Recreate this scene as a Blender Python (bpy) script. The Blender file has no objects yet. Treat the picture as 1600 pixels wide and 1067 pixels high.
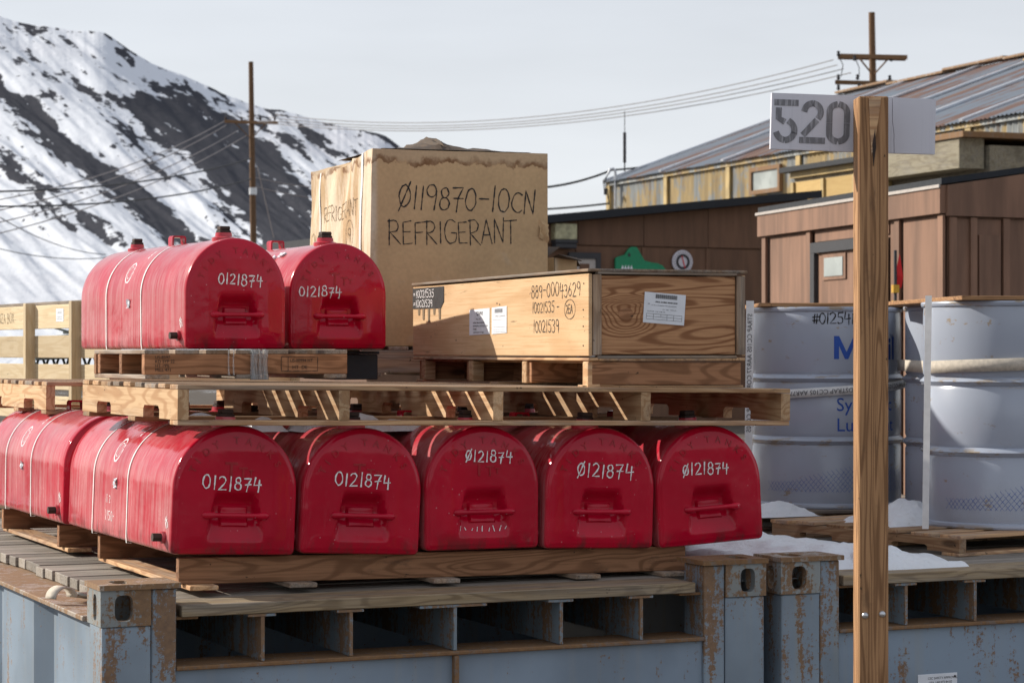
import bpy, math, random
import numpy as np
from mathutils import Vector, Matrix, Euler
R = math.radians
random.seed(7)
SC = bpy.context.scene
COL = SC.collection
HC = 2.035                      # camera height, metres
FPX = 3656.0                    # focal length in pixels of a 1600 px wide picture

# ------------------------------------------------------------------ camera, sky, sun, exposure
cam_d = bpy.data.cameras.new('camera')
cam = bpy.data.objects.new('camera', cam_d); COL.objects.link(cam)
cam.location = (0, 0, HC); cam.rotation_euler = (R(90), 0, 0)
cam_d.sensor_width = 36.0; cam_d.lens = 36.0 * FPX / 1600.0
cam_d.shift_y = 16.5 / 1600.0
cam_d.clip_start = 0.1; cam_d.clip_end = 9000
cam_d.dof.use_dof = True; cam_d.dof.focus_distance = 8.2; cam_d.dof.aperture_fstop = 9.5
SC.camera = cam
SUN_EL = R(27.0); SUN_AZ = math.atan2(-0.945, 0.33)          # sun to the left and a little behind the stacks
sun_dir = Vector((math.sin(SUN_AZ) * math.cos(SUN_EL), math.cos(SUN_AZ) * math.cos(SUN_EL), math.sin(SUN_EL)))
sun_d = bpy.data.lights.new('sun', 'SUN'); sun_d.energy = 5.0; sun_d.angle = R(0.6); sun_d.color = (1.0, 0.93, 0.82)
sun = bpy.data.objects.new('sun', sun_d); COL.objects.link(sun)
sun.rotation_euler = sun_dir.to_track_quat('Z', 'Y').to_euler(); sun.location = (-20, 10, 30)
world = bpy.data.worlds.new('World'); SC.world = world; world.use_nodes = True
wt = world.node_tree; wt.nodes.clear()
def wn(t): return wt.nodes.new(t)
w_out = wn('ShaderNodeOutputWorld'); w_bg = wn('ShaderNodeBackground'); w_bg.inputs['Strength'].default_value = 0.1
sky = wn('ShaderNodeTexSky'); sky.sky_type = 'NISHITA'; sky.sun_disc = False
sky.sun_elevation = SUN_EL; sky.sun_rotation = SUN_AZ; sky.altitude = 50; sky.dust_density = 1.5
w_tc = wn('ShaderNodeTexCoord'); w_sep = wn('ShaderNodeSeparateXYZ'); wt.links.new(w_tc.outputs['Generated'], w_sep.inputs[0])
w_ramp = wn('ShaderNodeValToRGB'); wt.links.new(w_sep.outputs['Z'], w_ramp.inputs[0])
el = w_ramp.color_ramp.elements
el[0].position = 0.0; el[0].color = (0.80, 0.81, 0.81, 1)
el[1].position = 0.16; el[1].color = (0.645, 0.675, 0.725, 1)
e = el.new(0.07); e.color = (0.70, 0.725, 0.76, 1)
e = el.new(0.45); e.color = (0.52, 0.55, 0.62, 1)
w_map = wn('ShaderNodeMapping'); w_map.inputs['Scale'].default_value = (2.2, 2.2, 11); wt.links.new(w_tc.outputs['Generated'], w_map.inputs[0])
w_noi = wn('ShaderNodeTexNoise'); w_noi.inputs['Scale'].default_value = 1.6; w_noi.inputs['Detail'].default_value = 5
wt.links.new(w_map.outputs[0], w_noi.inputs['Vector'])
w_mr = wn('ShaderNodeMapRange'); w_mr.inputs[1].default_value = 0.3; w_mr.inputs[2].default_value = 0.7
w_mr.inputs[3].default_value = 9.3; w_mr.inputs[4].default_value = 10.9; wt.links.new(w_noi.outputs['Fac'], w_mr.inputs[0])
w_vm = wn('ShaderNodeVectorMath'); w_vm.operation = 'SCALE'; wt.links.new(w_ramp.outputs[0], w_vm.inputs[0]); wt.links.new(w_mr.outputs[0], w_vm.inputs['Scale'])
w_mix = wn('ShaderNodeMixRGB'); w_mix.inputs[0].default_value = 0.9
wt.links.new(sky.outputs[0], w_mix.inputs[1]); wt.links.new(w_vm.outputs[0], w_mix.inputs[2])
wt.links.new(w_mix.outputs[0], w_bg.inputs['Color']); wt.links.new(w_bg.outputs[0], w_out.inputs[0])
SC.view_settings.view_transform = 'Standard'; SC.view_settings.look = 'None'
SC.view_settings.exposure = 0.22; SC.view_settings.gamma = 1.0; SC.view_settings.use_curve_mapping = False
SC.render.engine = 'CYCLES'; SC.cycles.max_bounces = 7; SC.cycles.diffuse_bounces = 3; SC.cycles.use_denoising = True

# ------------------------------------------------------------------ node helper and materials
class NT:
    def __init__(s, name):
        s.m = bpy.data.materials.new(name); s.m.use_nodes = True; s.t = s.m.node_tree; s.t.nodes.clear()
        s.out = s.t.nodes.new('ShaderNodeOutputMaterial'); s.b = s.t.nodes.new('ShaderNodeBsdfPrincipled')
        s.t.links.new(s.b.outputs[0], s.out.inputs[0]); s._tc = None; s._oi = None
    def set(s, inp, v):
        if isinstance(v, bpy.types.NodeSocket): s.t.links.new(v, inp)
        elif isinstance(v, (tuple, list)) and inp.type == 'RGBA' and len(v) == 3: inp.default_value = (*v, 1)
        else: inp.default_value = v
    def bs(s, **kw):
        for k, v in kw.items(): s.set(s.b.inputs[k.replace('_', ' ')], v)
    def obj(s):
        if not s._tc: s._tc = s.t.nodes.new('ShaderNodeTexCoord')
        return s._tc.outputs['Object']
    def rnd(s):
        if not s._oi: s._oi = s.t.nodes.new('ShaderNodeObjectInfo')
        return s._oi.outputs['Random']
    def math(s, op, a, b=0.0, c=None, clamp=False):
        n = s.t.nodes.new('ShaderNodeMath'); n.operation = op; n.use_clamp = clamp
        s.set(n.inputs[0], a); s.set(n.inputs[1], b)
        if c is not None: s.set(n.inputs[2], c)
        return n.outputs[0]
    def vec(s, op, a, b):
        n = s.t.nodes.new('ShaderNodeVectorMath'); n.operation = op; s.set(n.inputs[0], a); s.set(n.inputs[1], b); return n.outputs[0]
    def scaled(s, v, sc):
        return s.vec('MULTIPLY', v, sc)
    def sep(s, v):
        n = s.t.nodes.new('ShaderNodeSeparateXYZ'); s.set(n.inputs[0], v); return n.outputs
    def comb(s, x, y, z):
        n = s.t.nodes.new('ShaderNodeCombineXYZ'); s.set(n.inputs[0], x); s.set(n.inputs[1], y); s.set(n.inputs[2], z); return n.outputs[0]
    def roff(s, k=57.0):             # object coordinates shifted by a random amount per object
        r = s.math('MULTIPLY', s.rnd(), k); return s.vec('ADD', s.obj(), s.comb(r, s.math('MULTIPLY', r, 0.7), s.math('MULTIPLY', r, 1.3)))
    def noise(s, v, scale=1.0, detail=3.0, rough=0.5, dist=0.0):
        n = s.t.nodes.new('ShaderNodeTexNoise'); s.set(n.inputs['Vector'], v); n.inputs['Scale'].default_value = scale
        n.inputs['Detail'].default_value = detail; n.inputs['Roughness'].default_value = rough; n.inputs['Distortion'].default_value = dist
        return n.outputs['Fac']
    def voro(s, v, scale=1.0, out='Distance'):
        n = s.t.nodes.new('ShaderNodeTexVoronoi'); s.set(n.inputs['Vector'], v); n.inputs['Scale'].default_value = scale; return n.outputs[out]
    def rng(s, v, a, b, c=0.0, d=1.0):
        n = s.t.nodes.new('ShaderNodeMapRange'); n.interpolation_type = 'SMOOTHSTEP'
        s.set(n.inputs[0], v); n.inputs[1].default_value = a; n.inputs[2].default_value = b; n.inputs[3].default_value = c; n.inputs[4].default_value = d
        return n.outputs[0]
    def mix(s, f, a, b):
        n = s.t.nodes.new('ShaderNodeMixRGB'); s.set(n.inputs[0], f); s.set(n.inputs[1], a); s.set(n.inputs[2], b); return n.outputs[0]
    def mul(s, c, f):
        n = s.t.nodes.new('ShaderNodeVectorMath'); n.operation = 'SCALE'; s.set(n.inputs[0], c); s.set(n.inputs['Scale'], f); return n.outputs[0]
    def bump(s, h, strength=0.3, dist=0.002):
        n = s.t.nodes.new('ShaderNodeBump'); s.set(n.inputs['Height'], h); n.inputs['Strength'].default_value = strength
        n.inputs['Distance'].default_value = dist; s.t.links.new(n.outputs[0], s.b.inputs['Normal'])
    def attr(s, name):
        n = s.t.nodes.new('ShaderNodeAttribute'); n.attribute_name = name; return n.outputs['Fac']

def plain(name, col, rough=0.6, metal=0.0, var=0.12, spec=0.4, nscale=25.0):
    n = NT(name); f = n.noise(n.roff(), nscale, 4)
    n.bs(Base_Color=n.mul(col, n.rng(f, 0.25, 0.75, 1 - var, 1 + var)), Roughness=n.rng(f, 0.3, 0.7, max(0.03, rough - 0.08), min(1, rough + 0.08)), Metallic=metal)
    n.b.inputs['Specular IOR Level'].default_value = spec
    return n.m

def wood(name, light, dark, ring=11.0, gray=0.0, graycol=(0.25, 0.235, 0.215), stain=0.25, knots=True, contrast=0.75, stretch=1.3, across=8.0, rough=0.78, rv=0.22, dirt=0.0, knot_at=None):
    n = NT(name); p = n.roff()
    f = n.noise(n.scaled(p, (stretch, across, across)), 1.0, 2.0, 0.45, 0.35)
    if knot_at:
        kx_, ky_, rx_, ry_ = knot_at; xyz = n.sep(n.obj())
        dx = n.math('DIVIDE', n.math('SUBTRACT', xyz[0], kx_), rx_); dy = n.math('DIVIDE', n.math('SUBTRACT', xyz[1], ky_), ry_)
        dd = n.math('SQRT', n.math('ADD', n.math('MULTIPLY', dx, dx), n.math('MULTIPLY', dy, dy)))
        f = n.math('ADD', f, n.rng(dd, 0.0, 1.0, 0.42, 0.0))
    s = n.math('SINE', n.math('MULTIPLY', f, ring * 6.283))
    rings = n.rng(s, -0.25, 1.0, 0.0, contrast)
    fib = n.noise(n.scaled(p, (4.0, 170.0, 170.0)), 1.0, 3.0, 0.6)
    big = n.noise(n.scaled(p, (1.5, 3.5, 3.5)), 1.0, 4.0, 0.6)
    c = n.mix(rings, light, dark)
    c = n.mix(n.rng(fib, 0.42, 0.72, 0, 0.6), c, dark)
    crack = n.rng(n.noise(n.scaled(p, (2.6, 75.0, 75.0)), 1.0, 5, 0.75), 0.635, 0.675, 0, 0.75)
    c = n.mix(crack, c, tuple(x * 0.25 for x in dark))
    if knots:
        kv = n.voro(n.vec('ADD', n.scaled(p, (2.1, 6.5, 6.5)), n.comb(n.math('MULTIPLY', f, 0.5), 0.0, 0.0)), 1.0)
        kd = n.rng(kv, 0.05, 0.13, 1.0, 0.0)
        c = n.mix(n.math('MULTIPLY', kd, 0.8), c, tuple(x * 0.28 for x in dark))
    if gray > 0:
        g = n.rng(n.noise(n.scaled(p, (1.2, 12, 12)), 1.0, 4, 0.65), 0.62 - 0.45 * gray, 0.85 - 0.4 * gray, 0, min(1, gray * 1.15))
        gc = n.mul(graycol, n.rng(fib, 0.3, 0.7, 1.25, 0.55))
        c = n.mix(g, c, gc)
    c = n.mix(n.rng(big, 0.50, 0.78, 0, stain), c, tuple(x * 0.42 for x in dark))
    if dirt > 0:
        sp = n.noise(n.scaled(p, (7, 16, 16)), 1.0, 6, 0.75)
        c = n.mix(n.rng(sp, 0.58, 0.70, 0, dirt), c, (0.05, 0.04, 0.032))
        c = n.mix(n.rng(n.noise(n.scaled(p, (26, 40, 40)), 1.0, 3, 0.6), 0.70, 0.73, 0, 0.8), c, (0.03, 0.022, 0.016))
    c = n.mul(c, n.rng(n.rnd(), 0, 1, 1 - rv, 1 + rv))
    n.bs(Base_Color=c, Roughness=rough); n.b.inputs['Specular IOR Level'].default_value = 0.25
    n.bump(n.math('ADD', n.math('MULTIPLY', fib, 0.7), n.math('MULTIPLY', rings, 0.35)), 0.45, 0.0015)
    return n.m

M = {}
M['pine'] = wood('new pine board', (0.56, 0.375, 0.215), (0.37, 0.20, 0.095), 10, gray=0.25, stain=0.4, dirt=0.45)
M['pine_pale'] = wood('pale crate slat', (0.58, 0.47, 0.31), (0.44, 0.32, 0.18), 6, gray=0.0, stain=0.15, contrast=0.4)
M['pine_gray'] = wood('weathered board', (0.38, 0.265, 0.175), (0.22, 0.135, 0.08), 9, gray=0.6, stain=0.4, dirt=0.45)
M['pallet'] = wood('pallet wood', (0.50, 0.315, 0.17), (0.30, 0.155, 0.075), 11, gray=0.45, stain=0.45, dirt=0.5, rv=0.3)
M['skid'] = wood('brown skid board', (0.37, 0.185, 0.095), (0.18, 0.082, 0.038), 14, gray=0.06, stain=0.5, dirt=0.4)
M['deck'] = wood('old deck plank', (0.25, 0.22, 0.18), (0.15, 0.12, 0.09), 12, gray=0.75, graycol=(0.31, 0.28, 0.245), stain=0.35, dirt=0.3)
M['plank'] = wood('thick front plank', (0.40, 0.30, 0.18), (0.20, 0.14, 0.08), 16, gray=0.5, graycol=(0.31, 0.28, 0.245), stain=0.35, dirt=0.35)
M['ply'] = wood('plywood light', (0.64, 0.435, 0.25), (0.48, 0.28, 0.13), 5, stain=0.3, contrast=0.45, stretch=0.8, across=3.2, knots=False, rv=0.03, dirt=0.12)
M['ply_dark'] = wood('plywood figured', (0.50, 0.27, 0.135), (0.21, 0.085, 0.036), 15.0, gray=0.10, graycol=(0.36, 0.32, 0.30), stain=0.2, contrast=0.85, stretch=0.95, across=8.5, knots=False, rv=0.02, knot_at=(-.165, .004, .15, .105))
M['post'] = wood('treated post', (0.42, 0.235, 0.115), (0.18, 0.09, 0.042), 15, stain=0.5, contrast=0.8, stretch=0.85, across=13, knots=True, rv=0.02, dirt=0.3)
M['osb'] = wood('yellow sheathing', (0.60, 0.42, 0.18), (0.50, 0.33, 0.13), 4, stain=0.1, contrast=0.3, knots=False)
M['dirty_beam'] = wood('dirty beam', (0.30, 0.27, 0.20), (0.20, 0.17, 0.12), 5, gray=0.4, stain=0.5, knots=False)
M['pole'] = wood('utility pole wood', (0.20, 0.115, 0.06), (0.11, 0.06, 0.032), 8, stain=0.3, knots=False, stretch=0.3, across=14)

def tank_paint():
    n = NT('red tank paint'); o = n.obj(); p = n.roff(9.0); xyz = n.sep(o)
    red = (0.47, 0.003, 0.025)
    base = n.mul(red, n.rng(n.noise(p, 3.0, 3), 0.3, 0.7, 0.86, 1.14))
    streak = n.noise(n.scaled(p, (30, 60, 2.5)), 1.0, 4, 0.6)        # rain streaks down the sides
    patch = n.noise(p, 3.2, 5, 0.6, 0.6)
    flank = n.rng(xyz[1], 0.002, 0.014, 0.0, 1.0)
    side = n.math('MULTIPLY', n.rng(xyz[0], -0.222, -0.12, 1.0, 0.0), flank)                    # dusty flank on the weather side
    dust = n.math('MULTIPLY', side, n.rng(n.math('ADD', n.math('MULTIPLY', streak, 0.65), n.math('MULTIPLY', patch, 0.55)), 0.46, 0.80, 0.03, 0.44))
    dust_sheen = n.math('MULTIPLY', n.math('MULTIPLY', n.rng(xyz[2], 0.30, 0.42, 0, 1), flank), n.rng(patch, 0.35, 0.7, 0.06, 0.34))  # top dust made paler so its colour also carries the sky's reflection
    c = n.mix(n.math('ADD', dust, dust_sheen, clamp=True), base, (0.62, 0.44, 0.43))
    sp = n.rng(n.voro(p, 38.0), 0.07, 0.12, 1.0, 0.0)
    spm = n.math('MULTIPLY', sp, n.rng(n.noise(p, 6.0, 2), 0.47, 0.60, 0, 0.7))
    c = n.mix(spm, c, (0.55, 0.25, 0.28))
    grime = n.math('MULTIPLY', n.rng(xyz[2], 0.0, 0.075, 1.0, 0.0), n.rng(n.noise(n.scaled(p, (14, 14, 5)), 1.0, 5, 0.7), 0.45, 0.65, 0.0, 0.75))
    c = n.mix(grime, c, (0.10, 0.03, 0.03))
    chip = n.rng(n.noise(p, 34, 5, 0.75), 0.70, 0.715, 0, 1)
    c = n.mix(n.math('MULTIPLY', chip, 0.8), c, (0.05, 0.02, 0.018))
    n.bs(Base_Color=c, Roughness=n.math('ADD', n.rng(patch, 0.3, 0.7, 0.06, 0.18), n.math('MULTIPLY', dust, 0.30)))
    n.b.inputs['Specular IOR Level'].default_value = 0.32
    n.bump(n.math('ADD', n.math('MULTIPLY', n.noise(p, 9.0, 2), 0.7), n.math('MULTIPLY', n.noise(p, 90, 3), 0.04)), 0.5, 0.009)
    return n.m
M['red'] = tank_paint()
M['red_dark'] = plain('embossed red paint', (0.36, 0.004, 0.014), 0.35, var=0.2)
M['plug'] = plain('rusty pipe plug', (0.045, 0.028, 0.022), 0.7, 0.2, var=0.4)
M['plastic_gray'] = plain('gray plastic cap', (0.09, 0.095, 0.105), 0.45, var=0.2)
M['white_ink'] = plain('white paint marker', (0.82, 0.80, 0.80), 0.5, var=0.05)
M['black_ink'] = plain('black marker', (0.014, 0.012, 0.012), 0.6, var=0.3)
M['faint_ink'] = plain('faded marker', (0.20, 0.14, 0.08), 0.8, var=0.3)
M['blue_ink'] = plain('blue print', (0.012, 0.07, 0.36), 0.4, var=0.05)
M['gray_ink'] = plain('gray print', (0.25, 0.26, 0.28), 0.6, var=0.1)
M['paper'] = plain('label paper', (0.74, 0.76, 0.80), 0.7, var=0.05)
M['strap'] = plain('white strapping', (0.70, 0.70, 0.69), 0.5, var=0.08)
M['web'] = plain('beige webbing', (0.48, 0.43, 0.36), 0.9, var=0.15, nscale=60)
M['decal'] = plain('pale decal', (0.62, 0.60, 0.62), 0.5, var=0.1)
M['galv'] = plain('galvanised bolt', (0.55, 0.56, 0.58), 0.35, 0.9, var=0.15)
M['brass'] = plain('old steel ring', (0.33, 0.30, 0.25), 0.45, 0.7, var=0.3)
M['black_roof'] = plain('black roof edge', (0.013, 0.016, 0.022), 0.7, var=0.2)
M['drip'] = plain('pale drip edge', (0.42, 0.38, 0.35), 0.6, var=0.1)
M['green'] = plain('green painted board', (0.008, 0.22, 0.10), 0.5, var=0.12)
M['dark'] = plain('dark frame', (0.035, 0.035, 0.04), 0.6, var=0.2)
M['lamp_glass'] = plain('pale lamp lens', (0.35, 0.33, 0.20), 0.3, var=0.3, nscale=12)
M['dial'] = plain('white dial', (0.55, 0.53, 0.58), 0.5, var=0.05)
M['pane'] = plain('dusty window pane', (0.34, 0.37, 0.36), 0.25, var=0.2, nscale=2.0)
M['wire'] = plain('black cable', (0.03, 0.03, 0.033), 0.7, var=0.1)
M['wire_lt'] = plain('bare wire', (0.22, 0.19, 0.18), 0.5, var=0.1)
M['truss'] = plain('dark green lattice steel', (0.02, 0.035, 0.035), 0.5, var=0.3)
M['blackbox'] = plain('black painted crate', (0.02, 0.022, 0.028), 0.6, var=0.3)
M['redflag'] = plain('red flag', (0.60, 0.015, 0.02), 0.6, var=0.05)
M['hazard'] = plain('hazard yellow', (0.6, 0.33, 0.03), 0.6, var=0.1)

def rusty(name, paint, amount=0.5, dusty=0.0):
    n = NT(name); p = n.roff(31.0); z = n.sep(n.obj())[2]
    run = n.noise(n.scaled(p, (17, 17, 1.3)), 1.0, 6, 0.68)
    spot = n.noise(p, 55, 6, 0.78)
    big = n.noise(p, 4.0, 4, 0.6)
    m = n.math('ADD', n.math('ADD', n.math('MULTIPLY', run, 0.48), n.math('MULTIPLY', spot, 0.42)), n.math('MULTIPLY', big, 0.20))
    a0 = 0.672 - 0.14 * amount
    m = n.math('ADD', m, n.rng(z, -0.55, -0.10, 0.0, 0.055)) if amount > 0.5 else m
    f = n.rng(m, a0, a0 + 0.04, 0, 1)
    fs = n.rng(spot, 0.66, 0.69, 0, 0.9)
    f = n.math('MAXIMUM', f, fs)
    rc = n.mix(n.noise(p, 60, 4, 0.7), (0.085, 0.038, 0.018), (0.34, 0.185, 0.07))
    pc = n.mul(paint, n.rng(n.noise(p, 2.2, 4), 0.3, 0.7, 0.82, 1.16))
    pc = n.mix(n.rng(n.noise(n.scaled(p, (20, 20, 1.2)), 1.0, 4), 0.5, 0.75, 0, 0.25), pc, (0.33, 0.30, 0.22))
    c = n.mix(n.math('MULTIPLY', f, 0.88), pc, rc)
    n.bs(Base_Color=c, Roughness=n.math('ADD', 0.42, n.math('MULTIPLY', f, 0.4)))
    n.bump(n.math('ADD', n.math('MULTIPLY', f, 0.5), n.math('MULTIPLY', spot, 0.25)), 0.5, 0.002)
    return n.m
M['steel'] = rusty('rusty blue gray steel', (0.21, 0.27, 0.34), 0.45)
M['steel_beam'] = rusty('rusty floor beam steel', (0.18, 0.23, 0.27), 0.62)
M['steel_post'] = rusty('rust streaked blue steel', (0.215, 0.27, 0.325), 0.54)
M['steel_cast'] = rusty('rusty corner casting steel', (0.23, 0.25, 0.25), 0.62)
M['rust'] = rusty('brown rusty steel', (0.17, 0.12, 0.09), 1.0)
M['rail'] = rusty('pale rusty rail', (0.32, 0.265, 0.215), 0.85)

def drum_paint():
    n = NT('gray drum paint'); p = n.roff(13.0)
    sc = n.rng(n.noise(n.scaled(p, (9, 9, 18)), 1.0, 5, 0.7), 0.615, 0.68, 0, 0.75)
    zz = n.sep(n.obj())[2]; rl = None
    for z_ in (0.0, 0.335 * 0.945, 0.645 * 0.945, 0.945):
        t_ = n.rng(n.math('ABSOLUTE', n.math('SUBTRACT', zz, z_ - 0.006)), 0.006, 0.030, 1, 0); rl = t_ if rl is None else n.math('MAXIMUM', rl, t_)
    sc = n.math('MAXIMUM', sc, n.math('MULTIPLY', rl, n.rng(n.noise(n.scaled(p, (7, 7, 30)), 1.0, 5, 0.7), 0.52, 0.62, 0, 0.8)))
    base = n.mul((0.365, 0.405, 0.485), n.rng(n.noise(p, 2.0, 3), 0.3, 0.7, 0.93, 1.07))
    c = n.mix(sc, base, (0.30, 0.22, 0.12))
    n.bs(Base_Color=c, Roughness=n.rng(n.noise(p, 5, 3), 0.3, 0.7, 0.16, 0.27)); n.b.inputs['Specular IOR Level'].default_value = 0.6
    n.bump(n.noise(n.scaled(p, (6, 6, 2)), 1.0, 2), 0.3, 0.01)
    return n.m
M['drum'] = drum_paint()

def cardboard():
    n = NT('brown cardboard'); o = n.obj(); xyz = n.sep(o); p = o
    wob = n.noise(n.scaled(p, (11, 11, 8)), 1.0, 8, 0.62)
    h = n.math('ADD', xyz[2], n.math('MULTIPLY', n.math('SUBTRACT', wob, 0.5), 0.17))
    # water stain along the top: bleached above, dark tide line at its edge
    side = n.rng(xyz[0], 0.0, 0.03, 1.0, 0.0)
    lim = 0.828
    wet = n.rng(h, lim - 0.004, lim + 0.008, 0, 1)
    tide = n.math('MULTIPLY', n.rng(h, lim - 0.008, lim - 0.002, 0, 1), n.rng(h, lim + 0.006, lim + 0.034, 1, 0))
    fine = n.noise(n.scaled(p, (60, 60, 60)), 1.0, 4)
    base = n.mul((0.54, 0.37, 0.205), n.rng(n.noise(p, 3.0, 4), 0.3, 0.7, 0.92, 1.08))
    base = n.mix(n.rng(n.noise(p, 9.0, 3), 0.62, 0.75, 0, 0.3), base, (0.52, 0.42, 0.31))
    c = n.mix(n.math('MULTIPLY', wet, 0.5), base, (0.50, 0.38, 0.26))
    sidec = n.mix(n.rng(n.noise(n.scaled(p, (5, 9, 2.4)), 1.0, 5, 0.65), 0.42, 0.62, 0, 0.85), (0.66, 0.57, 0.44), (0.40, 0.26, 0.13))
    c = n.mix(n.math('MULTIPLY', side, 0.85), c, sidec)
    c = n.mix(n.math('MULTIPLY', tide, n.rng(n.noise(p, 11, 4), 0.3, 0.6, 0.1, 0.85)), c, (0.17, 0.075, 0.03))
    n.bs(Base_Color=n.mul(c, n.rng(fine, 0.2, 0.8, 0.93, 1.07)), Roughness=0.85); n.b.inputs['Specular IOR Level'].default_value = 0.2
    n.bump(n.noise(n.scaled(p, (6, 6, 90)), 1.0, 2), 0.12, 0.002)
    return n.m
M['cardboard'] = cardboard()
M['torn'] = plain('torn dark wrap', (0.075, 0.05, 0.032), 0.8, var=0.4, nscale=18)

def sign_paint():
    n = NT('white painted sign board'); p = n.obj()
    grain = n.noise(n.scaled(p, (90, 90, 3)), 1.0, 4, 0.6)
    c = n.mix(n.rng(grain, 0.55, 0.75, 0, 0.35), (0.62, 0.62, 0.68), (0.40, 0.40, 0.45))
    c = n.mix(n.rng(n.noise(p, 70, 4, 0.7), 0.70, 0.74, 0, 0.8), c, (0.12, 0.09, 0.07))
    n.bs(Base_Color=c, Roughness=0.6); n.bump(grain, 0.3, 0.001); return n.m
M['sign'] = sign_paint()
def stencil_paint():
    n = NT('worn gray stencil paint'); p = n.obj()
    g = n.noise(n.scaled(p, (120, 120, 9)), 1.0, 4, 0.7)
    n.bs(Base_Color=n.mix(n.rng(g, 0.48, 0.62, 0, 0.75), (0.17, 0.17, 0.185), (0.40, 0.40, 0.43)), Roughness=0.65); return n.m
M['stencil'] = stencil_paint()
def snow_mat():
    n = NT('old snow'); p = n.obj(); g = n.noise(p, 14, 5)
    n.bs(Base_Color=n.mix(n.rng(n.noise(p, 22, 6, 0.75), 0.55, 0.72, 0, 0.45), (0.80, 0.82, 0.85), (0.46, 0.43, 0.40)), Roughness=0.6)
    n.b.inputs['Subsurface Weight'].default_value = 0.12; n.b.inputs['Subsurface Radius'].default_value = (0.03, 0.04, 0.05)
    n.bump(n.math('ADD', n.noise(p, 60, 6, 0.75), n.math('MULTIPLY', g, 1.5)), 0.8, 0.008); return n.m
M['snow'] = snow_mat()
def ice_mat():
    n = NT('clear ice'); n.bs(Base_Color=(0.92, 0.95, 0.97), Roughness=0.12, IOR=1.31); n.b.inputs['Transmission Weight'].default_value = 0.85
    n.bump(n.noise(n.obj(), 60, 3), 0.4, 0.004); return n.m
M['ice'] = ice_mat()
def brown_wall(name, col, grain=0.25):
    n = NT(name); p = n.roff(5.0)
    v = n.noise(n.scaled(p, (7, 7, 0.8)), 1.0, 5, 0.6); d = n.noise(p, 1.1, 5, 0.6)
    k = n.noise(n.scaled(p, (2.4, 2.4, 1.5)), 1.0, 5, 0.7)
    c = n.mul(col, n.rng(v, 0.3, 0.7, 1 - grain, 1 + grain)); c = n.mix(n.rng(d, 0.5, 0.8, 0, 0.3), c, tuple(x * 0.6 for x in col))
    c = n.mix(n.rng(k, 0.66, 0.72, 0, 0.4), c, tuple(x * 0.35 for x in col))
    c = n.mul(c, n.rng(n.rnd(), 0, 1, 0.92, 1.08))
    n.bs(Base_Color=c, Roughness=0.75); n.bump(v, 0.3, 0.01); return n.m
M['brown'] = brown_wall('brown painted panel', (0.200, 0.108, 0.068))
M['brown_dk'] = brown_wall('dark brown painted panel', (0.135, 0.068, 0.038), 0.16)
def old_corrugated():
    n = NT('peeling yellow corrugated steel'); p = n.obj()
    v = n.noise(n.scaled(p, (1.3, 1.3, 0.42)), 1.0, 7, 0.74)
    v2 = n.noise(n.scaled(p, (6, 6, 0.5)), 1.0, 4, 0.6)
    y = n.mul((0.40, 0.29, 0.13), n.rng(v2, 0.3, 0.7, 0.7, 1.2)); b = n.mul((0.25, 0.265, 0.265), n.rng(v2, 0.3, 0.7, 0.65, 1.3))
    c = n.mix(n.rng(v, 0.47, 0.53, 0, 1), y, b)
    c = n.mix(n.rng(n.noise(n.scaled(p, (2.5, 2.5, 0.6)), 1.0, 4), 0.60, 0.70, 0, 0.7), c, (0.17, 0.09, 0.04))
    n.bs(Base_Color=c, Roughness=0.6); return n.m
M['corr'] = old_corrugated()
M['yellow'] = plain('yellow batten paint', (0.42, 0.31, 0.14), 0.6, var=0.2, nscale=3)
def roof_sheet():
    n = NT('rusty blue gray roof sheet'); p = n.roff(40.0); o = n.obj()
    v = n.noise(n.scaled(p, (0.35, 1.8, 1.8)), 1.0, 6, 0.68)
    m = n.math('ADD', v, n.math('MULTIPLY', n.math('SUBTRACT', n.rnd(), 0.5), 0.22))
    c = n.mix(n.rng(m, 0.47, 0.56, 0, 0.9), (0.19, 0.22, 0.26), (0.19, 0.10, 0.066))
    c = n.mix(n.rng(n.noise(n.scaled(p, (0.5, 5, 5)), 1.0, 4), 0.58, 0.72, 0, 0.55), c, (0.33, 0.25, 0.19))
    n.bs(Base_Color=c, Roughness=0.6, Metallic=0.0); return n.m
M['roof'] = roof_sheet()
M['seam'] = plain('pale roof seam', (0.52, 0.55, 0.60), 0.45, 0.3, var=0.15, nscale=1.5)
def ground_mat():
    n = NT('muddy gravel with snow'); p = n.obj()
    a = n.noise(p, 0.35, 6, 0.6); b = n.noise(p, 5.0, 6, 0.7)
    c = n.mix(b, (0.06, 0.05, 0.042), (0.15, 0.13, 0.11)); c = n.mix(n.rng(a, 0.56, 0.63, 0, 0.95), c, (0.70, 0.73, 0.78))
    n.bs(Base_Color=c, Roughness=0.9); n.b.inputs['Specular IOR Level'].default_value = 0.1; n.bump(b, 0.5, 0.05); return n.m
M['ground'] = ground_mat()
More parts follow.
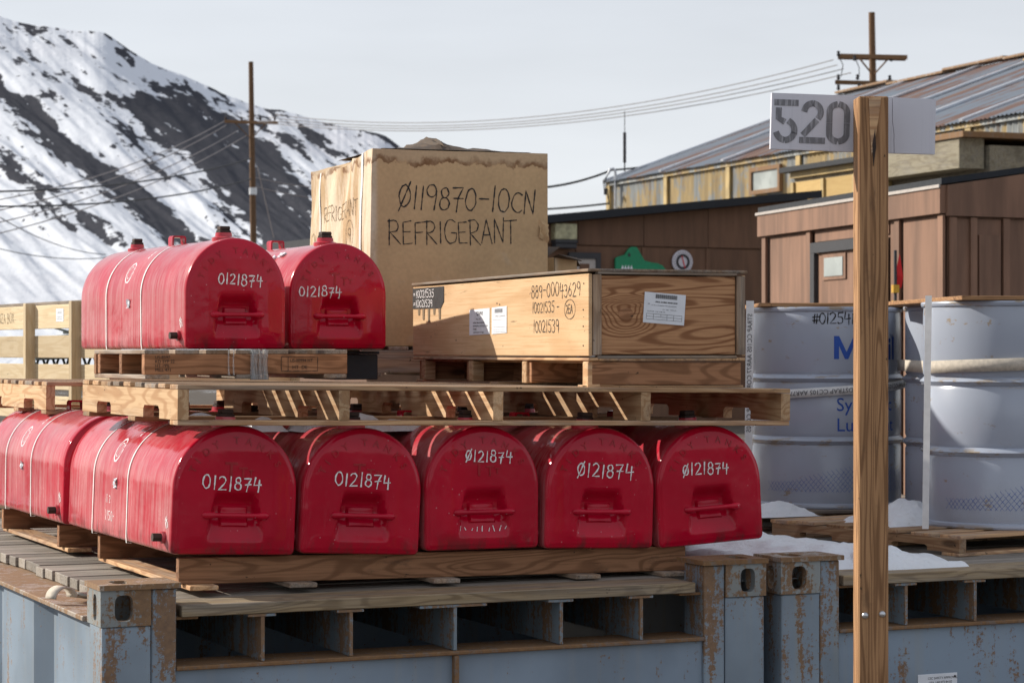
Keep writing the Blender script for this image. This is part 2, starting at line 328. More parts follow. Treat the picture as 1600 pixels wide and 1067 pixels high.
def mountain_mat():
    n = NT('snow and scree'); p = n.obj(); r = n.attr('rock')
    g1 = n.noise(n.scaled(p, (0.05, 0.02, 0.05)), 1.0, 6, 0.72); g2 = n.noise(n.scaled(p, (0.25, 0.1, 0.25)), 1.0, 4, 0.7)
    m = n.math('ADD', r, n.math('ADD', n.math('MULTIPLY', n.math('SUBTRACT', g1, 0.5), 1.2), n.math('MULTIPLY', n.math('SUBTRACT', g2, 0.5), 0.7)))
    f = n.rng(m, 0.46, 0.54, 0, 1)
    rock = n.mix(g2, (0.028, 0.033, 0.045), (0.060, 0.058, 0.066))  # bluish tint painted into the rock in place of distance haze
    snow = n.mix(n.rng(n.noise(n.scaled(p, (0.012, 0.006, 0.012)), 1.0, 4), 0.5, 0.75, 0, 0.5), (0.64, 0.665, 0.71), (0.56, 0.56, 0.60))
    n.bs(Base_Color=n.mix(f, snow, rock), Roughness=0.9); n.b.inputs['Specular IOR Level'].default_value = 0.05; n.bump(n.math('ADD', g1, n.math('MULTIPLY', g2, 0.3)), 0.3, 3.0); return n.m
M['mountain'] = mountain_mat()

# ------------------------------------------------------------------ mesh helpers
class MB:
    def __init__(s): s.v = []; s.f = []
    def add(s, vs, fs):
        o = len(s.v); s.v += [tuple(p) for p in vs]; s.f += [tuple(i + o for i in f) for f in fs]; return s
    def box(s, x0, y0, z0, x1, y1, z1):
        return s.add([(x0, y0, z0), (x1, y0, z0), (x1, y1, z0), (x0, y1, z0), (x0, y0, z1), (x1, y0, z1), (x1, y1, z1), (x0, y1, z1)],
                     [(0, 3, 2, 1), (4, 5, 6, 7), (0, 1, 5, 4), (1, 2, 6, 5), (2, 3, 7, 6), (3, 0, 4, 7)])
    def cbox(s, x0, y0, z0, x1, y1, z1, c=0.002):          # chamfered box
        c = min(c, (x1 - x0) / 3, (y1 - y0) / 3, (z1 - z0) / 3)
        X = (x0, x1); Y = (y0, y1); Z = (z0, z1); vs = []; idx = {}
        for i in (0, 1):
            for j in (0, 1):
                for k in (0, 1):
                    sx, sy, sz = (1, -1)[i], (1, -1)[j], (1, -1)[k]
                    for a in range(3):
                        p = [X[i] + sx * c, Y[j] + sy * c, Z[k] + sz * c]; p[a] = (X[i], Y[j], Z[k])[a]
                        idx[i, j, k, a] = len(vs); vs.append(p)
        g = lambda i, j, k, a: idx[i, j, k, a]
        fs = []
        for i in (0, 1):
            q = [g(i, 0, 0, 0), g(i, 1, 0, 0), g(i, 1, 1, 0), g(i, 0, 1, 0)]; fs.append(q if i else q[::-1])
            q = [g(0, i, 0, 1), g(0, i, 1, 1), g(1, i, 1, 1), g(1, i, 0, 1)]; fs.append(q if i else q[::-1])
            q = [g(0, 0, i, 2), g(1, 0, i, 2), g(1, 1, i, 2), g(0, 1, i, 2)]; fs.append(q if i else q[::-1])
        for i in (0, 1):
            for j in (0, 1):
                q = [g(i, j, 0, 0), g(i, j, 0, 1), g(i, j, 1, 1), g(i, j, 1, 0)]; fs.append(q)
                q = [g(i, 0, j, 0), g(i, 0, j, 2), g(i, 1, j, 2), g(i, 1, j, 0)]; fs.append(q)
                q = [g(0, i, j, 1), g(0, i, j, 2), g(1, i, j, 2), g(1, i, j, 1)]; fs.append(q)
                for k in (0, 1): fs.append([g(i, j, k, 0), g(i, j, k, 1), g(i, j, k, 2)])
        return s.add(vs, fs)
    def tube(s, pts, r, n=8, cap=True):
        pts = [Vector(p) for p in pts]; rs = r if isinstance(r, (list, tuple)) else [r] * len(pts)
        vs = []; fs = []; up = Vector((0, 0, 1))
        for i, p in enumerate(pts):
            d = (pts[min(i + 1, len(pts) - 1)] - pts[max(i - 1, 0)]).normalized()
            a = d.cross(up if abs(d.z) < 0.95 else Vector((1, 0, 0))).normalized(); b = d.cross(a)
            for k in range(n):
                t = 2 * math.pi * k / n; vs.append(p + (a * math.cos(t) + b * math.sin(t)) * rs[i])
        for i in range(len(pts) - 1):
            for k in range(n): fs.append((i * n + k, i * n + (k + 1) % n, (i + 1) * n + (k + 1) % n, (i + 1) * n + k))
        if cap: fs += [tuple(range(n)), tuple(range((len(pts) - 1) * n, len(pts) * n))[::-1]]
        return s.add(vs, fs)
    def lathe(s, prof, n=48, at=(0, 0, 0), cap=True):
        vs = []; fs = []
        for (r, z) in prof:
            for k in range(n):
                t = 2 * math.pi * k / n; vs.append((at[0] + r * math.cos(t), at[1] + r * math.sin(t), at[2] + z))
        for i in range(len(prof) - 1):
            for k in range(n): fs.append((i * n + k, i * n + (k + 1) % n, (i + 1) * n + (k + 1) % n, (i + 1) * n + k))
        if cap: fs += [tuple(range(n))[::-1], tuple(range((len(prof) - 1) * n, len(prof) * n))]
        return s.add(vs, fs)
    def prism(s, poly, y0, y1, plane='xz'):                # polygon in x,z extruded along y (or x,y along z)
        n = len(poly)
        if plane == 'xz': vs = [(x, y0, z) for x, z in poly] + [(x, y1, z) for x, z in poly]
        elif plane == 'yz': vs = [(y0, x, z) for x, z in poly] + [(y1, x, z) for x, z in poly]
        else: vs = [(x, z, y0) for x, z in poly] + [(x, z, y1) for x, z in poly]
        fs = [tuple(range(n)), tuple(range(n, 2 * n))[::-1]] + [(i, i + n, (i + 1) % n + n, (i + 1) % n) for i in range(n)]
        return s.add(vs, fs)
    def grid(s, pts, nu, nv):                             # pts: nv rows of nu points
        return s.add(pts, [(j * nu + i, j * nu + i + 1, (j + 1) * nu + i + 1, (j + 1) * nu + i) for j in range(nv - 1) for i in range(nu - 1)])
    def mesh(s, name, mat=None, smooth=None, fix=True):
        me = bpy.data.meshes.new(name); me.from_pydata(s.v, [], s.f)
        if fix:
            import bmesh
            bm = bmesh.new(); bm.from_mesh(me); bmesh.ops.recalc_face_normals(bm, faces=bm.faces); bm.to_mesh(me); bm.free()
        if mat: me.materials.append(mat)
        if smooth is not None:
            me.polygons.foreach_set('use_smooth', [True] * len(me.polygons)); me.set_sharp_from_angle(angle=R(smooth))
        me.update(); return me
    def obj(s, name, mat, parent=None, smooth=None, fix=True, loc=None, rot=None):
        o = bpy.data.objects.new(name, s.mesh(name, mat, smooth, fix)); COL.objects.link(o)
        if parent: o.parent = parent
        if loc: o.location = loc
        if rot: o.rotation_euler = rot
        return o
def tag(o, label=None, cat=None, group=None, kind=None):
    if label: o['label'] = label
    if cat: o['category'] = cat
    if group: o['group'] = group
    if kind: o['kind'] = kind
    return o
def thing(name, label, cat, loc=(0, 0, 0), rot=(0, 0, 0), group=None):
    o = bpy.data.objects.new(name, None); COL.objects.link(o); o.location = loc
    o.rotation_euler = rot if isinstance(rot, tuple) else (0, 0, rot); o.empty_display_size = 0.1
    return tag(o, label, cat, group)
def copy_tree(o, parent=None):
    c = o.copy(); COL.objects.link(c)
    if parent: c.parent = parent
    for ch in list(o.children): copy_tree(ch, c)
    return c
_bc = {}
def board(parent, name, L, W, T, loc, rot=(0, 0, 0), mat='pine', ch=0.0025):
    """a plank whose own X axis runs along its grain; centred on loc"""
    key = (round(L, 3), round(W, 3), round(T, 3), mat)
    if key not in _bc: _bc[key] = MB().cbox(-L / 2, -W / 2, -T / 2, L / 2, W / 2, T / 2, ch).mesh(name, M[mat])
    o = bpy.data.objects.new(name, _bc[key]); COL.objects.link(o); o.location = loc; o.rotation_euler = rot; o.parent = parent
    return o
def pw(u, v, D): return Vector(((u - 800) / FPX * D, D, HC - (v - 550) / FPX * D))
def kx(u): return (u - 800) / FPX

# container frame: s along the container's end, t away from the camera, z from the top of its corner castings
CA = R(24.0); CO = Vector((-1.31, 7.45, HC - 0.743))
def cw(s, t, z=0.0):
    return Vector((CO.x + s * math.cos(CA) - t * math.sin(CA), CO.y + s * math.sin(CA) + t * math.cos(CA), CO.z + z))
def cz(rel): return rel + 0.743          # height relative to the camera -> container frame

# ------------------------------------------------------------------ lettering
def arc(cx, cy, rx, ry, a0, a1, n=10):
    return [(cx + rx * math.cos(R(a0 + (a1 - a0) * i / n)), cy + ry * math.sin(R(a0 + (a1 - a0) * i / n))) for i in range(n + 1)]
G = {  # strokes in a box about 0.6 wide, 1 high
 '0': [arc(.3, .5, .27, .48, 100, 470, 18)], 'Ø': [arc(.3, .5, .27, .44, 100, 470, 18), [(.55, 1.1), (.05, -.12)]],
 '1': [[(.3, 1.0), (.26, 0)]], '2': [arc(.28, .74, .24, .24, 160, -20, 8) + [(.4, .45), (.03, .02), (.58, .05)]],
 '3': [arc(.25, .76, .25, .22, 150, -80, 8), arc(.26, .27, .28, .27, 85, -150, 9)],
 '4': [[(.12, 1.0), (.05, .42), (.62, .48)], [(.45, .85), (.42, -.08)]],
 '5': [[(.55, .98), (.15, .98), (.10, .58)] + arc(.27, .32, .27, .30, 110, -140, 9)],
 '6': [[(.45, 1.0), (.15, .6)] + arc(.3, .26, .25, .26, 160, 500, 14)],
 '7': [[(.03, .92), (.55, .96), (.32, .5), (.26, -.05)], [(.1, .48), (.55, .52)]],
 '8': [arc(.3, .76, .2, .22, -80, 275, 14), arc(.3, .27, .25, .27, 95, -260, 16)],
 '9': [arc(.28, .72, .24, .25, 20, 380, 14) + [(.52, .5), (.46, -.05)]],
 '-': [[(.05, .5), (.5, .52)]], '=': [[(.05, .62), (.45, .62)], [(.05, .4), (.45, .4)]], ' ': [], '.': [[(.2, .02), (.24, .05)]],
 '#': [[(.2, .95), (.12, .05)], [(.45, .95), (.36, .05)], [(.0, .65), (.6, .68)], [(.0, .32), (.56, .35)]],
 'R': [[(.08, 0), (.1, 1)], [(.02, .95)] + arc(.25, .74, .27, .24, 80, -90, 8) + [(.1, .48), (.6, .0)]],
 'E': [[(.55, .98), (.1, .94), (.1, .02), (.58, .05)], [(.1, .52), (.48, .54)]],
 'F': [[(.65, .98), (.1, .94), (.12, .0)], [(.1, .52), (.5, .54)]],
 'I': [[(.3, .95), (.28, .02)]], 'G': [arc(.35, .5, .32, .46, 50, 330, 12) + [(.62, .45), (.38, .44)]],
 'A': [[(.02, 0), (.3, 1), (.58, 0)], [(.12, .35), (.5, .37)]], 'N': [[(.06, 0), (.08, .98), (.52, .02), (.55, 1.0)]],
 'T': [[(.3, .95), (.28, 0)], [(-.02, .92), (.62, .98)]], 'C': [arc(.36, .5, .32, .42, 55, 310, 12)],
 'B': [[(.08, 0), (.08, 1)], [(.05, .98)] + arc(.25, .76, .24, .22, 80, -90, 8), [(.08, .5)] + arc(.26, .26, .28, .25, 85, -90, 8) + [(.05, .0)]],
 'O': [arc(.3, .5, .27, .46, 100, 470, 16)], 'X': [[(.05, .95), (.52, .02)], [(.5, .95), (.05, .02)]], 'Z': [[(.05, .92), (.52, .95), (.05, .05), (.55, .05)]],
 'S': [arc(.3, .74, .24, .23, 40, 250, 9) + arc(.3, .26, .25, .25, 80, -140, 9)],
}
def strokes(txt, h, thick, jit=0.03, seed=1, gap=0.24, slant=0.0, wob=0.0):
    jit *= 1.6
    """hand lettering as flat ribbons; returns list of 2-D quads strips ((pts), half width), origin at lower left"""
    rn = random.Random(seed); out = []; x = 0.0
    for ch in txt:
        dy = rn.uniform(-wob, wob) * h; sc = 1 + rn.uniform(-.08, .08)
        wid = {'1': .30, 'I': .35, ' ': .35, '-': .55, '.': .2}.get(ch, .62)
        xo = -0.12 if ch in '1I' else 0.0
        for st in G[ch]:
            pl = [((x + (px + xo) * sc + slant * py + rn.uniform(-jit, jit) * .4) * h, (py * sc + rn.uniform(-jit, jit) * .4) * h + dy) for px, py in st]
            out.append(pl)
        x += wid * sc + gap
    return out, x * h
def ribbons(mb, lines, half, fn, sub=1):
    for pl in lines:
        P = [Vector(p) for p in pl]
        Q = [P[0]]
        for a, b in zip(P[:-1], P[1:]):
            k = max(1, int((b - a).length / max(half * 3, .006))) if sub else 1
            for i in range(1, k + 1): Q.append(a.lerp(b, i / k))
        vs = []
        for i, p in enumerate(Q):
            d = Q[min(i + 1, len(Q) - 1)] - Q[max(i - 1, 0)]
            if d.length < 1e-9: d = Vector((1, 0))
            d.normalize(); e = 0.0
            if i == 0: p = p - d * half * .6
            if i == len(Q) - 1: p = p + d * half * .6
            wv = 1.0 if not sub else .78 + .22 * math.sin(i * .9 + len(pl) + pl[0][0] * 400) + .22 * math.sin(i * 2.3 + pl[0][1] * 300)
            nrm = Vector((-d.y, d.x)) * half * wv
            vs.append(fn(p.x + nrm.x, p.y + nrm.y)); vs.append(fn(p.x - nrm.x, p.y - nrm.y))
        mb.add(vs, [(2 * i, 2 * i + 1, 2 * i + 3, 2 * i + 2) for i in range(len(Q) - 1)])
    return mb
def handwriting(parent, txts, h, half, fn, mat, name='handwriting', seed=1, lead=1.5, sx=1.0, **kw):
    mb = MB()
    for i, t in enumerate(txts):
        ls, w = strokes(t, h, half, seed=seed + i * 7, **kw)
        ls = [[(px * sx, py) for px, py in pl] for pl in ls]
        ribbons(mb, ls, half, (lambda yo: (lambda x, y: fn(x, y - yo)))(i * lead * h))
    return mb.obj(name, M[mat], parent, fix=False)
_fc = {}
def printed(txt, size, bold=0.0):
    key = (txt, size, bold)
    if key not in _fc:
        cu = bpy.data.curves.new('type', 'FONT'); cu.body = txt; cu.size = size; cu.offset = bold; cu.resolution_u = 3
        o = bpy.data.objects.new('type', cu); COL.objects.link(o)
        me = bpy.data.meshes.new_from_object(o.evaluated_get(bpy.context.evaluated_depsgraph_get()))
        vs = [(v.co.x, v.co.y) for v in me.vertices]; fs = [tuple(p.vertices) for p in me.polygons]
        bpy.data.objects.remove(o); bpy.data.curves.remove(cu); bpy.data.meshes.remove(me); _fc[key] = (vs, fs)
    return _fc[key]
def print_on(mb, txt, size, x, y, fn, bold=0.0, center=False, sx=1.0, cut=0):
    vs, fs = printed(txt, size, bold)
    if cut:                       # slice into narrow strips so the print can follow a curved surface
        import bmesh
        bm = bmesh.new(); bv = [bm.verts.new((a, b, 0)) for a, b in vs]
        for f_ in fs:
            try: bm.faces.new([bv[i] for i in f_])
            except ValueError: pass
        bmesh.ops.triangulate(bm, faces=bm.faces[:])
        w = max(a for a, b in vs); c_ = cut
        while c_ < w:
            bmesh.ops.bisect_plane(bm, geom=bm.verts[:] + bm.edges[:] + bm.faces[:], plane_co=(c_, 0, 0), plane_no=(1, 0, 0)); c_ += cut
        bm.verts.index_update(); vs = [(v.co.x, v.co.y) for v in bm.verts]; fs = [tuple(v.index for v in f_.verts) for f_ in bm.faces]; bm.free()
    if center and vs: m = (min(a for a, b in vs) + max(a for a, b in vs)) / 2
    else: m = 0
    mb.add([fn(x + (a - m) * sx, y + b) for a, b in vs], fs); return mb

# numpy value noise for terrain, snow and dents
def vnoise(x, y, seed=0):
    x = np.asarray(x, float); y = np.asarray(y, float); xi = np.floor(x).astype(np.int64); yi = np.floor(y).astype(np.int64)
    fx = x - xi; fy = y - yi; fx = fx * fx * (3 - 2 * fx); fy = fy * fy * (3 - 2 * fy)
    def h(a, b):
        n = (a * 374761393 + b * 668265263 + seed * 1442695041) & 0xffffffff
        n = ((n ^ (n >> 13)) * 1274126177) & 0xffffffff; return ((n ^ (n >> 16)) & 0xffff) / 65535.0
    return (h(xi, yi) * (1 - fx) + h(xi + 1, yi) * fx) * (1 - fy) + (h(xi, yi + 1) * (1 - fx) + h(xi + 1, yi + 1) * fx) * fy
def fbm(x, y, o=5, seed=0):
    r = 0; a = .5
    for i in range(o): r = r + a * vnoise(x, y, seed + i * 17); x = np.asarray(x) * 2.03 + 3.1; y = np.asarray(y) * 2.03 + 1.7; a *= .5
    return r

# ------------------------------------------------------------------ ground
def build_ground():
    xs = np.concatenate([np.linspace(-4000, -60, 12), np.linspace(-40, 40, 41), np.linspace(60, 4000, 12)])
    ys = np.concatenate([np.linspace(-4000, -60, 10), np.linspace(-30, 80, 56), np.linspace(100, 4000, 14)])
    pts = []
    for y in ys:
        for x in xs:
            z = 0.80 * min(1, max(0, (y - 12.5) / 4)) ** 1 + 0.06 * float(fbm(x * .3, y * .3, 3, 5))
            pts.append((x, y, z))
    o = MB().grid(pts, len(xs), len(ys)).obj('ground', M['ground'], smooth=60)
    o['kind'] = 'structure'
build_ground()

# ------------------------------------------------------------------ the mountain
def build_mountain():
    ru = [-900, -500, -200, 0, 45, 100, 160, 185, 230, 270, 330, 370, 400, 450, 480, 520, 560, 600, 620, 660, 740, 860, 1000, 1400, 2200]
    rv = [120, 40, 5, 27, 39, 46, 50, 66, 97, 112, 137, 156, 166, 175, 183, 195, 204, 211, 225, 262, 305, 372, 470, 560, 590]
    nu, nv = 560, 230
    us = np.concatenate([np.linspace(-900, -60, 50), np.linspace(-55, 760, 450), np.linspace(775, 2200, 60)])
    uu0 = np.arange(-1000, 2301, 2.0); k0 = np.exp(-np.linspace(-2, 2, 25) ** 2); k0 /= k0.sum(); rid0 = np.interp(us, uu0, np.convolve(np.pad(np.interp(uu0, ru, rv), 12, mode='edge'), k0, 'valid')); ks = np.exp(-np.linspace(-2, 2, 81) ** 2); ks /= ks.sum()
    uu = np.arange(-1000, 2301, 4.0); rsm = np.convolve(np.pad(np.interp(uu, ru, rv), 40, mode='edge'), ks, 'valid'); ridS = np.interp(us, uu, rsm)
    rid = rid0 + 5.0 * (fbm(us / 22.0, us * 0, 4, 3) - .47)
    W = np.concatenate([np.linspace(0, 1, nv - 16), 1 + np.linspace(.02, .5, 16)])
    X = np.zeros((nv, nu)); Y = np.zeros((nv, nu)); Z = np.zeros((nv, nu)); RK = np.zeros((nv, nu))
    k = (us - 800) / FPX
    diag = []
    for j, w in enumerate(W):
        D = 200 + 1300 * (w ** .9 if w <= 1 else 1 + (w - 1) * 1.6)
        bl = min(1, w) ** 5; zr = (550 - (rid * bl + ridS * (1 - bl))) / FPX * 1500
        g = w ** 1.55 if w <= 1 else 1 - ((w - 1) * 1.6) ** 1.0
        z = zr * g
        v = 550 - z / D * FPX                       # apparent height of this row, only to lay out rock bands and gullies
        qa = (us * .80 + v * .60); qb = (-us * .60 + v * .80)     # along / across the fall line of the gullies
        rel = fbm(qa / 190, qb / 34, 5, 11) - .47
        damp = min(1, w * 2.2) * (1 if w > 1 else min(1, (1 - w) * 14 + .12))
        z = z + rel * 9 * damp
        X[j] = k * D; Y[j] = D; Z[j] = z
        m = 0.24 * np.ones(nu)
        def seg(pts, wd, amp):
            best = np.full(nu, 1e9)
            for (ax, ay), (bx, by) in zip(pts[:-1], pts[1:]):
                dx, dy = bx - ax, by - ay; t = np.clip(((us - ax) * dx + (v - ay) * dy) / (dx * dx + dy * dy), 0, 1)
                best = np.minimum(best, np.hypot(us - ax - t * dx, v - ay - t * dy))
            return amp * np.exp(-(best / wd) ** 2)
        m = m + np.maximum.reduce([
            seg([(-60, 95), (0, 142), (50, 178), (103, 236), (165, 272), (250, 338), (300, 385), (380, 440)], 19, .78),
            seg([(250, 178), (300, 205), (350, 250), (390, 300), (450, 355), (500, 400)], 42, .78),
            seg([(290, 165), (340, 185), (400, 232), (440, 290), (490, 340)], 32, .62),
            seg([(60, 215), (160, 290), (260, 370), (330, 430)], 20, .34),
            seg([(-40, 235), (60, 300), (130, 345), (200, 400)], 16, .33),
            seg([(100, 112), (130, 130), (155, 150)], 7, .42), seg([(70, 118), (100, 145), (105, 185)], 6, .28),
            seg([(185, 75), (200, 88), (207, 98)], 7, .50), seg([(170, 150), (215, 175), (240, 210)], 8, .33),
            seg([(270, 130), (330, 175), (370, 190)], 7, .33), seg([(330, 138), (360, 160)], 9, .40), seg([(400, 190), (450, 215), (490, 250)], 9, .30),
            seg([(470, 200), (520, 235), (545, 250)], 8, .40), seg([(575, 205), (600, 212), (618, 228)], 9, .6), seg([(190, 195), (230, 250), (260, 280)], 8, .32),
            seg([(420, 250), (470, 290), (520, 320)], 14, .35), seg([(0, 300), (80, 345), (140, 380)], 10, .25)])
        m = m + np.where(np.abs(v - rid) < 4.0, .28 * (fbm(us / 12, us * 0, 3, 8) > .42), 0)     # bare crest
        m = m + .95 * (fbm(qa / 50, qb / 10, 5, 23) - .49) + .9 * (fbm(qa / 14, qb / 4.5, 4, 29) - .47)
        low = np.clip((v - 372 + (us - 100) * -.12) / 50, 0, 1); m = m - .9 * low * np.clip((330 - us) / 130, 0, 1)
        RK[j] = m
    pts = [(float(X[j, i]), float(Y[j, i]), float(Z[j, i]) + HC) for j in range(nv) for i in range(nu)]
    pts[:nu] = [(p[0], p[1], -1.0) for p in pts[:nu]]
    pts[-nu:] = [(p[0], p[1], -5.0) for p in pts[-nu:]]
    o = MB().grid(pts, nu, nv).obj('mountain', M['mountain'], smooth=180, fix=False)
    a = o.data.attributes.new('rock', 'FLOAT', 'POINT'); a.data.foreach_set('value', np.clip(RK, -1, 2).astype(np.float32).ravel())
    o['kind'] = 'structure'
build_mountain()

# ------------------------------------------------------------------ yellow corrugated warehouse
def build_warehouse():
    A0 = Vector((kx(952) * 65, 65)); d = Vector((0.368, -0.930)).normalized(); ang = math.atan2(d.y, d.x)
    zb, ze = 0.7, HC + 4.76                # floor, eave
    LT = 34.0; w = 7.35; rise = 2.65
    th = thing('warehouse', 'long yellow corrugated steel warehouse with peeling paint and rusty roof', 'warehouse', (A0.x, A0.y, zb), ang)
    H = ze - zb
    # local frame: x along the eave towards the camera, +y into the building (right)
    n = int(LT / 0.1); pts = []
    for zz in (0, H):
        for i in range(n + 1): pts.append((i * 0.1, 0.025 * (1 if i % 2 else -1), zz))
    MB().grid(pts, n + 1, 2).obj('wall', M['corr'], th, fix=False)
    g = MB().prism([(0, 0), (2 * w, 0), (2 * w, H), (w, H + rise), (0, H)], 0.0, .06, 'yz'); 
    g.obj('end_wall', M['corr'], th)
    x = 3.77 - 3.62
    MB().box(0.0, -.10, 0, .22, -.03, H).obj('batten', M['yellow'], th)
    while x < LT - 1:
        x += 3.62; MB().box(x - .10, -.08, 0, x + .10, -.03, H - .02).obj('batten', M['yellow'], th)
    MB().box(0, -.10, H - .16, LT, -.04, H - .07).obj('eave_beam', M['corr'], th)
    fr = MB(); x0, x1, z0, z1 = 8.75, 10.1, H - .85, H - .40
    for b in ((x0 - .1, z0 - .1, x1 + .1, z0), (x0 - .1, z1, x1 + .1, z1 + .1), (x0 - .1, z0, x0, z1), (x1, z0, x1 + .1, z1)):
        fr.box(b[0], -.13, b[1], b[2], -.035, b[3])
    f = fr.obj('window', M['rust'], th); MB().box(x0, -.08, z0, x1, -.05, z1).obj('pane', M['pane'], f)
    sl = math.hypot(w + .2, rise + .07); ra = math.atan2(rise, w)
    # roof sheets run up the slope; each is a part with its own X axis up the slope
    nS = int(LT / 0.92); 
    sh = []
    for vi in range(3):
        pp = []; nn = 12
        for a in (0, sl):
            for i in range(nn + 1): pp.append((a, i * .92 / nn, .018 * (1 if i % 2 else -1)))
        sh.append(MB().grid(pp, nn + 1, 2).mesh('roof_sheet', M['roof'], fix=False))
    rn = random.Random(3)
    for i in range(nS):
        o = bpy.data.objects.new('roof_sheet', sh[i % 3]); COL.objects.link(o); o.parent = th
        o.location = (i * .92 + .92, -.2, H - .06 + .012 * (i % 2)); o.rotation_euler = Euler((0, -ra, math.pi / 2), 'XYZ')
        o.rotation_euler[2] += rn.uniform(-.002, .002)
    for i in range(nS // 4 + 1):
        x = 0.1 + i * 3.62
        o = MB().box(0, -.07, 0, sl, .07, .05).obj('roof_seam', M['seam'], th, loc=(x, -.2, H - .03), rot=(0, -ra, math.pi / 2))
    # far slope, ridge cap
    MB().add([(0, w, H + rise), (LT, w, H + rise), (LT, 2 * w + .5, H - .17), (0, 2 * w + .5, H - .17)], [(0, 1, 2, 3)]).obj('far_roof_slope', M['roof'], th)
    for i in range(12):
        b = board(th, 'ridge_cap', 2.9, .42, .06, (1.4 + i * 2.88, w, H + rise + .06 + rn.uniform(-.03, .05)), (0, rn.uniform(-.012, .012), 0), 'rail')
    for xx, ll in ((15.5, 2.2), (20.5, 3.4), (26, 2.4), (12, 1.6)):
        board(th, 'loose_roof_board', ll, .22, .04, (xx, w - 1.2, H + rise - .36), (-.0 - .34, 0, .08), 'osb')
    return th
build_warehouse()
def build_annex():
    A0 = Vector((kx(952) * 65, 65)); d = Vector((0.368, -0.930)).normalized(); ang = math.atan2(d.y, d.x)
    p = Vector((.93, .368)); o0 = A0 - p * 4 + d * 18.0
    th = thing('plywood_annex', 'small unfinished plywood lean-to with dark roof edge against the yellow warehouse', 'shed', (o0.x, o0.y, .7), ang)
    H = HC + 3.58 - .7
    MB().box(0, .05, 0, 7.0, 3.9, H - .02).obj('wall', M['dirty_beam'], th)
    for i in range(3): MB().box(.12 + i * 1.22, 0, 0, .12 + i * 1.22 + 1.14, .03, H - .2).obj('sheathing_panel', M['osb'], th)
    for i in range(4): MB().box(.02 + i * 1.22, -.05, 0, .12 + i * 1.22, .04, H - .2).obj('stud', M['yellow'], th)
    MB().box(0, -.05, H - .12, 3.7, .04, H).obj('header_board', M['yellow'], th)
    MB().box(-.2, -.2, H, 3.6, 3.9, H + .10).obj('roof', M['black_roof'], th)
    MB().box(3.65, -.5, H - .42, 6.9, .0, H + .10).obj('fascia_beam', M['dirty_beam'], th)
    MB().box(3.62, -.55, H + .10, 7.1, 3.9, H + .2).obj('roof_edge', M['rust'], th)
    return th
build_annex()

